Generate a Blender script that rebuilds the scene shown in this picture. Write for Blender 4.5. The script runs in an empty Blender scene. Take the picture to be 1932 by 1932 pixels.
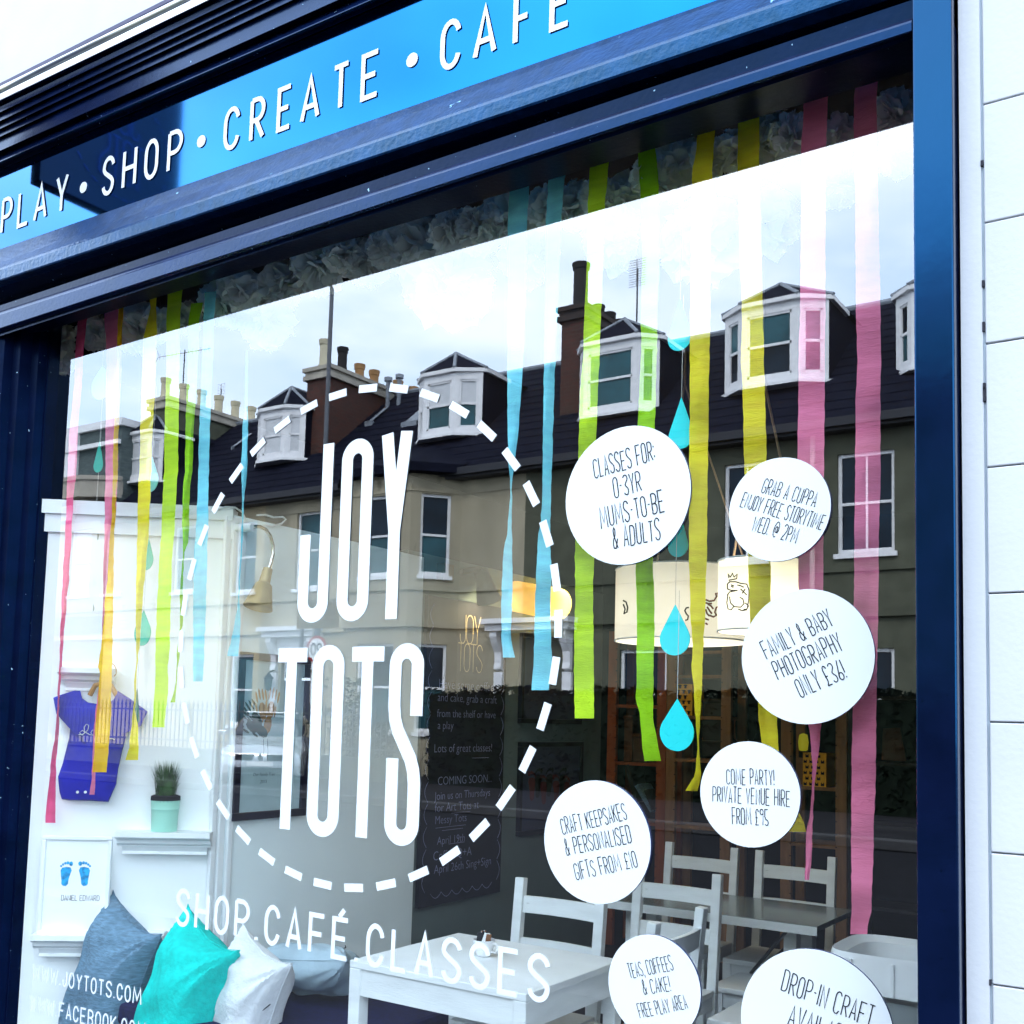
import bpy, bmesh, math, random
from mathutils import Vector, Matrix
random.seed(7)
R = math.radians
SC = bpy.context.scene
COL = SC.collection

# ------------------------------------------------------------------ camera
# frame measured in a 1932 px square; glass of the shop window lies at y = 0,
# the street is towards -y, the room towards +y, the camera stands 2.7 m off.
F, YAW, PIT, ROL, CX, CY = 2036.1, .590754, .084073, .0264713, 966.0, 1183.9
CAM = Vector((0, -2.7, 1.6))
_v = Vector((-math.sin(YAW) * math.cos(PIT), math.cos(YAW) * math.cos(PIT), math.sin(PIT)))
_r0 = Vector((math.cos(YAW), math.sin(YAW), 0)); _u0 = _r0.cross(_v)
_r = _r0 * math.cos(ROL) + _u0 * math.sin(ROL); _u = -_r0 * math.sin(ROL) + _u0 * math.cos(ROL)
cd = bpy.data.cameras.new('camera'); cam = bpy.data.objects.new('camera', cd); COL.objects.link(cam)
M = Matrix((_r, _u, -_v)).transposed().to_4x4(); M.translation = CAM
cam.matrix_world = M
cd.sensor_width = 36; cd.lens = F / 1932 * 36
cd.shift_y = (CY - 966) / 1932
cd.clip_start = .05; cd.clip_end = 600
SC.camera = cam

# ------------------------------------------------------------------ sky, sun, exposure
SUN_EL, SUN_AZ = R(46), R(16)           # behind the shop, veiled by cloud: the shopfront is in shade, the houses opposite face the light
sdir = Vector((math.sin(SUN_AZ) * math.cos(SUN_EL), math.cos(SUN_AZ) * math.cos(SUN_EL), math.sin(SUN_EL)))
W = bpy.data.worlds.new('World'); SC.world = W; W.use_nodes = True
nt = W.node_tree; N = nt.nodes; Lk = nt.links
bg = N['Background']; bg.inputs['Strength'].default_value = .12
sky = N.new('ShaderNodeTexSky'); sky.sky_type = 'NISHITA'; sky.sun_disc = False
sky.sun_elevation = SUN_EL; sky.sun_rotation = SUN_AZ; sky.air_density = 1.2; sky.dust_density = 2.5
tc = N.new('ShaderNodeTexCoord')
mp = N.new('ShaderNodeMapping'); mp.inputs['Scale'].default_value = (1, 1, 2.6)
nz = N.new('ShaderNodeTexNoise'); nz.inputs['Scale'].default_value = 3.2; nz.inputs['Detail'].default_value = 6; nz.inputs['Roughness'].default_value = .55
rp = N.new('ShaderNodeValToRGB'); rp.color_ramp.elements[0].position = .36; rp.color_ramp.elements[1].position = .62
rp.color_ramp.elements[0].color = (0, 0, 0, 1); rp.color_ramp.elements[1].color = (1, 1, 1, 1)
dt = N.new('ShaderNodeVectorMath'); dt.operation = 'DOT_PRODUCT'; dt.inputs[1].default_value = Vector((.1, -1, .35)).normalized()
mr = N.new('ShaderNodeMapRange'); mr.inputs['From Min'].default_value = -.6; mr.inputs['From Max'].default_value = .9
mr.inputs['To Min'].default_value = 25.0; mr.inputs['To Max'].default_value = 25.5
cl = N.new('ShaderNodeVectorMath'); cl.operation = 'SCALE'; cl.inputs[0].default_value = (.84, .93, 1.06)
mx = N.new('ShaderNodeMix'); mx.data_type = 'RGBA'
Lk.new(tc.outputs['Generated'], mp.inputs['Vector']); Lk.new(mp.outputs[0], nz.inputs['Vector'])
Lk.new(nz.outputs['Fac'], rp.inputs['Fac']); Lk.new(tc.outputs['Generated'], dt.inputs[0])
Lk.new(dt.outputs['Value'], mr.inputs['Value']); Lk.new(mr.outputs[0], cl.inputs['Scale'])
gp = N.new('ShaderNodeVectorMath'); gp.operation = 'SCALE'; gp.inputs[0].default_value = (.60, .79, 1.06)      # thin cloud, the blue showing through
mg = N.new('ShaderNodeMix'); mg.data_type = 'RGBA'; mg.inputs['Factor'].default_value = .8
Lk.new(mr.outputs[0], gp.inputs['Scale']); Lk.new(sky.outputs[0], mg.inputs['A']); Lk.new(gp.outputs[0], mg.inputs['B'])
Lk.new(rp.outputs[0], mx.inputs['Factor']); Lk.new(mg.outputs['Result'], mx.inputs['A']); Lk.new(cl.outputs[0], mx.inputs['B'])
Lk.new(mx.outputs['Result'], bg.inputs['Color'])
sl = bpy.data.lights.new('sun', 'SUN'); sl.energy = 1.5; sl.angle = R(14); sl.color = (1, .96, .9)
so = bpy.data.objects.new('sun', sl); COL.objects.link(so)
so.rotation_euler = sdir.to_track_quat('Z', 'Y').to_euler(); so.location = sdir * 50
SC.view_settings.view_transform = 'Standard'; SC.view_settings.look = 'None'
SC.view_settings.exposure = 1.24; SC.view_settings.gamma = 1; SC.view_settings.use_curve_mapping = False
SC.cycles.max_bounces = 10; SC.cycles.transparent_max_bounces = 16; SC.cycles.use_denoising = True
SC.cycles.sample_clamp_indirect = 6; SC.cycles.glossy_bounces = 5; SC.cycles.diffuse_bounces = 5

# ------------------------------------------------------------------ unprojecting measured pixels on to known planes
CROP = {1: (0, 0, 2.1467), 2: (850, 0, 2.1467), 3: (1650, 0, 2.144), 4: (0, 850, 2.1467), 5: (850, 850, 2.1467), 6: (1650, 850, 2.144),
        7: (0, 1651, 2.1467), 8: (850, 1651, 2.1467), 9: (1651, 1651, 2.1467), 11: (1550, 1300, 2.576), 12: (1000, 1350, 3.22),
        13: (500, 1250, 3.864), 14: (500, 1650, 3.864), 15: (1350, 2000, 3.864), 16: (50, 1150, 3.22), 17: (0, 2051, 3.864),
        18: (450, 2151, 3.864), 21: (0, 600, 4.83), 22: (1000, 250, 4.83), 23: (2100, 0, 4.83), 24: (0, 0, 3.864)}
def px(k, a, b):
    o = CROP[k]; return ((o[0] + a / o[2]) * .7573, (o[1] + b / o[2]) * .7573)
def ray(p): return _v + _r * ((p[0] - CX) / F) - _u * ((p[1] - CY) / F)
def at(p, y): d = ray(p); return CAM + d * ((y - CAM.y) / d.y)
def atx(p, x): d = ray(p); return CAM + d * (x / d.x)
def atz(p, z): d = ray(p); return CAM + d * ((z - CAM.z) / d.z)
def mir(p, yv): q = at(p, yv); return Vector((q.x, -yv, q.z))     # a point seen in the glass: its real place across the road
def onplane(p, o, n): d = ray(p); return CAM + d * ((Vector(o) - CAM).dot(n) / d.dot(n))

# ------------------------------------------------------------------ materials
MAT = {}
def lin(h):
    h = h.lstrip('#'); c = [int(h[i:i + 2], 16) / 255 for i in (0, 2, 4)]
    return tuple(x / 12.92 if x <= .04045 else ((x + .055) / 1.055) ** 2.4 for x in c)
def mat(name, col, rough=.6, metal=0., var=.12, vscale=6., bump=0., bscale=40., ior=1.45, tint=None, coat=0., spots=None, trans=0., emit=None, estr=0., stretch=(1, 1, 1)):
    if isinstance(col, str): col = lin(col)
    m = bpy.data.materials.new(name); m.use_nodes = True
    n = m.node_tree.nodes; l = m.node_tree.links; b = n['Principled BSDF']
    tcn = n.new('ShaderNodeTexCoord'); mpn = n.new('ShaderNodeMapping'); mpn.inputs['Scale'].default_value = stretch
    l.new(tcn.outputs['Object'], mpn.inputs['Vector'])
    nn = n.new('ShaderNodeTexNoise'); nn.inputs['Scale'].default_value = vscale; nn.inputs['Detail'].default_value = 5
    l.new(mpn.outputs[0], nn.inputs['Vector'])
    r = n.new('ShaderNodeValToRGB'); e = r.color_ramp.elements
    e[0].position = .3; e[1].position = .7
    e[0].color = tuple(c * (1 - var) for c in col) + (1,); e[1].color = tuple(min(1, c * (1 + var)) for c in col) + (1,)
    l.new(nn.outputs['Fac'], r.inputs['Fac']); out = r.outputs[0]
    if spots:
        sc, th, sc_col = spots
        s = n.new('ShaderNodeTexNoise'); s.inputs['Scale'].default_value = sc; s.inputs['Detail'].default_value = 3; l.new(mpn.outputs[0], s.inputs['Vector'])
        g = n.new('ShaderNodeValToRGB'); g.color_ramp.elements[0].position = th; g.color_ramp.elements[1].position = min(1, th + .03)
        l.new(s.outputs['Fac'], g.inputs['Fac'])
        mxn = n.new('ShaderNodeMix'); mxn.data_type = 'RGBA'; l.new(g.outputs[0], mxn.inputs['Factor']); l.new(out, mxn.inputs['A'])
        mxn.inputs['B'].default_value = tuple(lin(sc_col)) + (1,); out = mxn.outputs['Result']
    l.new(out, b.inputs['Base Color'])
    b.inputs['Roughness'].default_value = rough; b.inputs['Metallic'].default_value = metal; b.inputs['IOR'].default_value = ior
    if tint: b.inputs['Specular Tint'].default_value = tuple(tint) + (1,)
    if coat: b.inputs['Coat Weight'].default_value = coat; b.inputs['Coat Roughness'].default_value = .08
    if bump:
        bn = n.new('ShaderNodeTexNoise'); bn.inputs['Scale'].default_value = bscale; bn.inputs['Detail'].default_value = 4; l.new(mpn.outputs[0], bn.inputs['Vector'])
        bu = n.new('ShaderNodeBump'); bu.inputs['Strength'].default_value = bump; bu.inputs['Distance'].default_value = .01
        l.new(bn.outputs['Fac'], bu.inputs['Height']); l.new(bu.outputs[0], b.inputs['Normal'])
    if emit:
        b.inputs['Emission Color'].default_value = tuple(lin(emit)) + (1,); b.inputs['Emission Strength'].default_value = estr
    if trans:
        t = n.new('ShaderNodeBsdfTranslucent'); l.new(out, t.inputs['Color'])
        ms = n.new('ShaderNodeMixShader'); ms.inputs[0].default_value = trans
        l.new(b.outputs[0], ms.inputs[1]); l.new(t.outputs[0], ms.inputs[2]); l.new(ms.outputs[0], n['Material Output'].inputs['Surface'])
    MAT[name] = m; return m

def glass_mat(name, ior):
    m = bpy.data.materials.new(name); m.use_nodes = True; n = m.node_tree.nodes; l = m.node_tree.links
    n.remove(n['Principled BSDF'])
    fr = n.new('ShaderNodeFresnel'); fr.inputs['IOR'].default_value = ior
    ge = n.new('ShaderNodeNewGeometry'); mr_ = n.new('ShaderNodeMapRange')      # same reflectance from either side of the pane
    mr_.inputs['To Min'].default_value = ior; mr_.inputs['To Max'].default_value = 1 / ior
    l.new(ge.outputs['Backfacing'], mr_.inputs['Value']); l.new(mr_.outputs[0], fr.inputs['IOR'])
    tr = n.new('ShaderNodeBsdfTransparent'); tr.inputs['Color'].default_value = (.97, 1, .99, 1)
    gl = n.new('ShaderNodeBsdfGlossy'); gl.inputs['Roughness'].default_value = 0.0
    ms = n.new('ShaderNodeMixShader'); l.new(fr.outputs[0], ms.inputs[0]); l.new(tr.outputs[0], ms.inputs[1]); l.new(gl.outputs[0], ms.inputs[2])
    l.new(ms.outputs[0], n['Material Output'].inputs['Surface']); MAT[name] = m; return m
def brick_mat(name, c1, c2, mort, sc):
    m = mat(name, c1, .85, var=.3, vscale=3, bump=.4, bscale=30); n = m.node_tree.nodes; l = m.node_tree.links
    t = n.new('ShaderNodeTexBrick'); t.inputs['Scale'].default_value = sc; t.inputs['Color1'].default_value = lin(c1) + (1,); t.inputs['Color2'].default_value = lin(c2) + (1,)
    t.inputs['Mortar'].default_value = lin(mort) + (1,); t.inputs['Mortar Size'].default_value = .025
    tcn = n.new('ShaderNodeTexCoord'); mp2 = n.new('ShaderNodeMapping'); mp2.inputs['Rotation'].default_value = (R(90), 0, 0)
    sep = n.new('ShaderNodeSeparateXYZ'); cmb = n.new('ShaderNodeCombineXYZ'); ad = n.new('ShaderNodeMath')
    l.new(tcn.outputs['Object'], sep.inputs[0]); l.new(sep.outputs[0], ad.inputs[0]); l.new(sep.outputs[1], ad.inputs[1])
    l.new(ad.outputs[0], cmb.inputs[0]); l.new(sep.outputs[2], cmb.inputs[1]); l.new(cmb.outputs[0], t.inputs['Vector'])
    l.new(t.outputs['Color'], n['Principled BSDF'].inputs['Base Color'])
    return m

NAVYTINT = (.06, .40, 1.0)
mat('weathered lit navy', (.0015, .006, .032), .26, var=.4, vscale=9, bump=.08, bscale=60, ior=1.42, tint=NAVYTINT, spots=(55, .735, '#9fc4d8'))  # weathered frame paint; light on the cornice and lintel put into its base colour
mat('navy paint', (.0012, .003, .016), .3, var=.35, vscale=9, bump=.08, bscale=60, ior=1.25, tint=NAVYTINT, spots=(55, .735, '#9fc4d8'))  # same paint, shade of soffit and left pilaster put into a darker base
mat('pitted navy paint', (.002, .004, .018), .13, var=.3, vscale=9, bump=.03, bscale=14, ior=1.72, tint=(.04, .36, .85), spots=(70, .70, '#020308'))
mat('worn blue paint', (.004, .022, .075), .32, var=.4, vscale=16, bump=.3, bscale=50, ior=1.5, tint=(.10, .55, 1), spots=(30, .74, '#8fc4dc'))
mat('blue sign panel', (.005, .090, .245), .07, metal=1, var=.05, vscale=2)
mat('blade sign face', (.008, .008, .05), .4, var=.1)
mat('blade sign ink', '#3c4f92', .6)
mat('white stucco', (.47, .48, .495), .9, var=.03, vscale=5, bump=.07, bscale=90, spots=(3.2, .80, '#b8bcc4'))
mat('white joint', (.30, .35, .40), .95)
mat('dark gap', (.02, .02, .03), .95)
mat('white vinyl', (.58, .61, .63), .5, var=.01)
mat('sticker card', (.57, .60, .61), .55, var=.01)
mat('sticker edge', '#1f2a52', .6)
mat('ink', '#12161c', .8, var=0)
mat('lead', (.02, .018, .05), .6, ior=1.2, bump=.4)
mat('pipe metal', (.42, .44, .40), .3, metal=1)
mat('white trim', (.84, .86, .87), .6, var=.04)
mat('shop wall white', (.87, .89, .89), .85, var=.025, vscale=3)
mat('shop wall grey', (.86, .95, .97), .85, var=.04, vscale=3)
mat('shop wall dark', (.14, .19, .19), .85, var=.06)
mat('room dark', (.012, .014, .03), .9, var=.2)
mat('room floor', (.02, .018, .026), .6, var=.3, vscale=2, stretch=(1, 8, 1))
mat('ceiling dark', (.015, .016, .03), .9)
glass_mat('window glass', 2.65)
m_clear = bpy.data.materials.new('clear'); m_clear.use_nodes = True
_n = m_clear.node_tree.nodes; _n.remove(_n['Principled BSDF']); _t = _n.new('ShaderNodeBsdfTransparent'); m_clear.node_tree.links.new(_t.outputs[0], _n['Material Output'].inputs['Surface'])
MAT['clear'] = m_clear
for nme, c in (('pink crepe', '#ff86ac'), ('rose crepe', '#fb5e92'), ('yellow crepe', '#ffe428'), ('mustard crepe', '#ffc400'), ('lime crepe', '#cdfa28'), ('green crepe', '#a2e008'), ('sky crepe', '#86e6ff')):
    mat(nme, c, .8, var=.12, vscale=3, bump=.35, bscale=22, trans=.4, stretch=(3, 3, 14))
mat('tissue', (.94, .98, .97), .9, var=.04, bump=.3, bscale=50, trans=.2)
mat('aqua card', '#10ccd0', .6, var=.03); mat('pale aqua card', '#86dcec', .6, var=.03); mat('teal card', '#22b8a0', .6, var=.03); mat('grey card', '#8d9a86', .7, var=.03); mat('dark green card', '#1f6a5c', .7, var=.03)
mat('thread', (.5, .5, .5), .8)
mat('white wood', (.78, .81, .82), .55, var=.07, vscale=5, stretch=(1, 1, 5), bump=.15, spots=(9, .74, '#8f9490'))
mat('pine', '#8c6644', .6, var=.18, vscale=5, stretch=(6, 6, 1)); mat('red pine', '#8a4420', .6, var=.2, vscale=5, stretch=(6, 6, 1))
mat('dark box', '#14161e', .6); mat('brown box', '#4a2c18', .7); mat('yellow card', '#f0b428', .7); mat('black print', '#1c1410', .8)
mat('table top grey', (.16, .19, .19), .22, var=.25, vscale=5, stretch=(1, 9, 1), coat=.3)
mat('white plastic', (.82, .84, .84), .3, var=.02); mat('grey plastic', (.36, .40, .40), .35, var=.05)
mat('steel', (.5, .5, .52), .25, metal=1)
mat('chalkboard', (.008, .009, .02), .75, var=.4, vscale=5); mat('chalk', '#8f93b8', .95); mat('cream chalk', '#d8c9a0', .95)
mat('black frame', (.006, .006, .018), .35); mat('dark print paper', (.045, .055, .11), .3); mat('paper', (.88, .9, .9), .6, var=.02); mat('pale teal paper', (.42, .55, .58), .3, var=.1)
mat('blue ink', '#1796d2', .7, var=.5, vscale=60); mat('brown ink', '#94703f', .8, var=.4); mat('dark green ink', '#1a4038', .8, var=.4); mat('orange ink', '#c86820', .8); mat('red ink', '#5c1c28', .8)
mat('royal cloth', '#000aa8', .85, var=.15, vscale=12, bump=.5, bscale=14)
mat('grey cloth', '#5f7f96', .9, var=.3, vscale=30, bump=.5, bscale=60, stretch=(1, 1, 5)); mat('teal cloth', '#08c4ba', .95, var=.12, vscale=40, bump=.35, bscale=70, ior=1.2)
mat('white cloth', (.70, .73, .76), .95, var=.05, vscale=40, bump=.4, bscale=60, ior=1.2); mat('silver cloth', (.34, .44, .50), .8, var=.2, bump=.7, bscale=16); mat('navy cloth', '#080c40', .9, var=.3, vscale=40)
mat('pot green', '#a6e0cc', .5, var=.04); mat('soil', '#0a0b14', .9); mat('grass blade', (.03, .085, .018), .6, var=.5, vscale=30)
mat('hanger wood', '#b07a3c', .5, var=.2); mat('brass lamp', '#a08a5c', .4, metal=.3); mat('chrome', (.75, .73, .66), .2, metal=1); mat('lamp grey', '#6d6a58', .6); mat('lamp glow', '#ffd060', .6, emit='#ffc23c', estr=1.3)
mat('yellow shade', '#ffe29a', .8, trans=.5, emit='#ffd070', estr=.2)
mat('bulb', '#fff0c8', .5, emit='#fff0b8', estr=14); mat('shade paper', (.88, .88, .86), .8, var=.03, trans=.35); mat('rope', '#c9a98c', .8); mat('rust ink', '#6e2c18', .8)
mat('china', (.8, .8, .8), .3); mat('sachet', '#8a5a38', .7); mat('orange peel', '#d8641c', .6); mat('olive glow', '#8a8a10', .6, emit='#a8a020', estr=.25)
mat('skin', '#a07460', .6, var=.05); mat('hair', '#120c0c', .6, bump=.5, bscale=60); mat('dark clothes', '#141622', .9)
# across the road
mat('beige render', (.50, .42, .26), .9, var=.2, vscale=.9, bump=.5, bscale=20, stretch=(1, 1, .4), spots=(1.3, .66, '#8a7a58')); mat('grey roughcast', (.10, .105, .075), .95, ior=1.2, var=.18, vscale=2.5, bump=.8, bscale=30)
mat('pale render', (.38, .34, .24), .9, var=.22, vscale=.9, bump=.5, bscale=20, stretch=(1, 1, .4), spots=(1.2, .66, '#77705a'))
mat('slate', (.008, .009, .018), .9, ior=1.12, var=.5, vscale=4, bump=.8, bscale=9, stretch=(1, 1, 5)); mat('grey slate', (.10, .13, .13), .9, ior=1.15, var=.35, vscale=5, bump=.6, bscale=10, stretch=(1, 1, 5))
mat('lead ridge', (.22, .25, .29), .5, var=.3); mat('white window paint', (.84, .85, .86), .45, var=.06, vscale=8); mat('stone trim', (.40, .37, .31), .9, var=.15, vscale=3)
mat('dark pane', (.006, .016, .028), .06, var=.6, vscale=1.5, ior=1.28); mat('blind pane', (.62, .64, .66), .3, var=.06); mat('teal pane', (.03, .10, .12), .1, var=.4, vscale=1.2, ior=1.28)
brick_mat('red brick', '#55291e', '#3a211c', '#463e38', 2.4); brick_mat('dark brick', '#2d2422', '#3b2b24', '#2a2a2c', 3.2)
mat('clay pot', '#a07a50', .85, var=.2); mat('dark pot', '#1c1a1c', .8, var=.3); mat('pale pot', '#c9c1a6', .85, var=.15)
mat('gutter black', (.012, .013, .02), .5); mat('iron', (.015, .018, .022), .5); mat('white iron', (.09, .10, .105), .5); mat('lamp post grey', (.10, .11, .13), .5, var=.1)
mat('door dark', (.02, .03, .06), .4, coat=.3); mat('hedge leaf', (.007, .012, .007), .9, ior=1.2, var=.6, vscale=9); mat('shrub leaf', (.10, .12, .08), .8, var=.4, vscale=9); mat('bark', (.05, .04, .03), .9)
mat('asphalt', (.011, .0115, .014), .95, ior=1.2, var=.2, vscale=4, bump=.5, bscale=60); mat('paving', (.018, .018, .02), .95, ior=1.2, var=.15, vscale=2, bump=.3, bscale=30); mat('kerb stone', (.04, .04, .042), .9, var=.1)
mat('silver car paint', (.46, .48, .50), .25, metal=.6, coat=.6, var=.03); mat('car black', (.012, .013, .016), .35); mat('car glass', (.01, .015, .02), .05, ior=1.6); mat('headlamp', (.55, .6, .62), .12, metal=.5); mat('tyre', (.015, .015, .016), .9); mat('plate white', (.8, .8, .78), .5)
mat('brown sign', '#7a6844', .7); mat('sign ink', '#2c2618', .8); mat('sign red', '#a01c1c', .6)

# ------------------------------------------------------------------ mesh builder
class MB:
    def __init__(s, tf=None): s.v = []; s.f = []; s.m = []; s.tf = tf; s.smooth = False
    def add(s, vs, fs, mi=0):
        o = len(s.v)
        if s.tf: vs = [s.tf(Vector(p)) for p in vs]
        s.v += [tuple(p) for p in vs]; s.f += [tuple(i + o for i in f) for f in fs]; s.m += [mi] * len(fs); return s
    def box(s, x0, x1, y0, y1, z0, z1, mi=0):
        return s.add([(x, y, z) for z in (z0, z1) for y in (y0, y1) for x in (x0, x1)],
                     [(0, 2, 3, 1), (4, 5, 7, 6), (0, 1, 5, 4), (2, 6, 7, 3), (0, 4, 6, 2), (1, 3, 7, 5)], mi)
    def beam(s, a, b, w, d, up=(0, 0, 1), mi=0):
        a, b = Vector(a), Vector(b); t = (b - a).normalized(); up = Vector(up)
        if abs(t.dot(up)) > .97: up = Vector((0, 1, 0))
        x = t.cross(up).normalized() * w / 2; y = x.cross(t).normalized() * d / 2
        vs = [p + i * x + j * y for p in (a, b) for i, j in ((-1, -1), (1, -1), (1, 1), (-1, 1))]
        return s.add(vs, [(3, 2, 1, 0), (4, 5, 6, 7), (0, 1, 5, 4), (1, 2, 6, 5), (2, 3, 7, 6), (3, 0, 4, 7)], mi)
    def quad(s, a, b, c, d, mi=0): return s.add([a, b, c, d], [(0, 1, 2, 3)], mi)
    def poly(s, pts, d, mi=0):           # closed outline extruded along vector d
        n = len(pts); d = Vector(d); pts = [Vector(p) for p in pts]
        return s.add(pts + [p + d for p in pts], [tuple(range(n - 1, -1, -1)), tuple(range(n, 2 * n))] + [(i, (i + 1) % n, n + (i + 1) % n, n + i) for i in range(n)], mi)
    def tube(s, pts, r, n=8, mi=0, caps=True):
        pts = [Vector(p) for p in pts]; rs = r if isinstance(r, (list, tuple)) else [r] * len(pts); vs = []; fs = []
        ref = Vector((0, 0, 1))
        for i, p in enumerate(pts):
            t = (pts[min(i + 1, len(pts) - 1)] - pts[max(i - 1, 0)]).normalized()
            if abs(t.dot(ref)) > .95: ref = Vector((1, 0, 0)) if abs(t.x) < .9 else Vector((0, 1, 0))
            x = t.cross(ref).normalized(); y = x.cross(t); ref = y
            vs += [p + (x * math.cos(2 * math.pi * k / n) + y * math.sin(2 * math.pi * k / n)) * rs[i] for k in range(n)]
        for i in range(len(pts) - 1):
            fs += [(i * n + k, i * n + (k + 1) % n, (i + 1) * n + (k + 1) % n, (i + 1) * n + k) for k in range(n)]
        if caps: fs += [tuple(range(n - 1, -1, -1)), tuple(range((len(pts) - 1) * n, len(pts) * n))]
        s.smooth = True; return s.add(vs, fs, mi)
    def lathe(s, prof, c=(0, 0, 0), n=24, mi=0, sx=1, sy=1, pw=2):
        vs = []; fs = []; c = Vector(c)
        def se(a): ca, sa = math.cos(a), math.sin(a); return (math.copysign(abs(ca) ** (2 / pw), ca), math.copysign(abs(sa) ** (2 / pw), sa))
        for r, z in prof: vs += [c + Vector((r * sx * se(2 * math.pi * k / n)[0], r * sy * se(2 * math.pi * k / n)[1], z)) for k in range(n)]
        for i in range(len(prof) - 1): fs += [(i * n + k, i * n + (k + 1) % n, (i + 1) * n + (k + 1) % n, (i + 1) * n + k) for k in range(n)]
        s.smooth = True; return s.add(vs, fs, mi)
    def grid(s, fn, nu, nv, mi=0):
        vs = [fn(i / nu, j / nv) for j in range(nv + 1) for i in range(nu + 1)]
        return s.add(vs, [(j * (nu + 1) + i, j * (nu + 1) + i + 1, (j + 1) * (nu + 1) + i + 1, (j + 1) * (nu + 1) + i) for j in range(nv) for i in range(nu)], mi)
    def build(s, name, mats, parent=None, local=False, bevel=0, smooth=None):
        off = Vector((0, 0, 0)) if (parent is None or local) else Vector(ORG[parent.name])
        me = bpy.data.meshes.new(name); me.from_pydata([tuple(Vector(p) - off) for p in s.v], [], s.f)
        for mm in (mats if isinstance(mats, (list, tuple)) else [mats]): me.materials.append(MAT[mm])
        me.polygons.foreach_set('material_index', s.m)
        sm = s.smooth if smooth is None else smooth
        me.update()
        if sm:
            me.polygons.foreach_set('use_smooth', [True] * len(me.polygons)); me.set_sharp_from_angle(angle=R(42))
        o = bpy.data.objects.new(name, me); COL.objects.link(o)
        if parent is not None: o.parent = parent; ORG[o.name] = ORG[parent.name]
        else: ORG[o.name] = (0, 0, 0)
        if bevel:
            b = o.modifiers.new('bevel', 'BEVEL'); b.width = bevel; b.segments = 2; b.limit_method = 'ANGLE'
        return o
ORG = {}
def tag(o, label, cat, group=None, kind=None):
    if label: o['label'] = label
    if cat: o['category'] = cat
    if group: o['group'] = group
    if kind: o['kind'] = kind
    return o
def thing(name, label, cat, loc=(0, 0, 0), group=None, rz=0):
    o = bpy.data.objects.new(name, None); COL.objects.link(o); o.location = loc; o.rotation_euler = (0, 0, rz); o.empty_display_size = .1
    ORG[o.name] = tuple(loc); return tag(o, label, cat, group)
def single(mb, name, mats, label, cat, loc, group=None, **k):
    loc = Vector(loc); mb.v = [tuple(Vector(p) - loc) for p in mb.v]
    o = mb.build(name, mats, **k); o.location = loc; ORG[o.name] = tuple(loc); return tag(o, label, cat, group)
def struct(mb, name, mats, **k): o = mb.build(name, mats, **k); o['kind'] = 'structure'; return o
def dup(root, loc=None, rz=None, label=None, parent=None):
    c = root.copy(); COL.objects.link(c)
    if parent is not None: c.parent = parent
    if loc is not None: c.location = loc
    if rz is not None: c.rotation_euler = (0, 0, rz)
    if label: c['label'] = label
    ORG[c.name] = tuple(c.location)
    for ch in list(root.children): dup(ch, parent=c)
    return c

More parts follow.
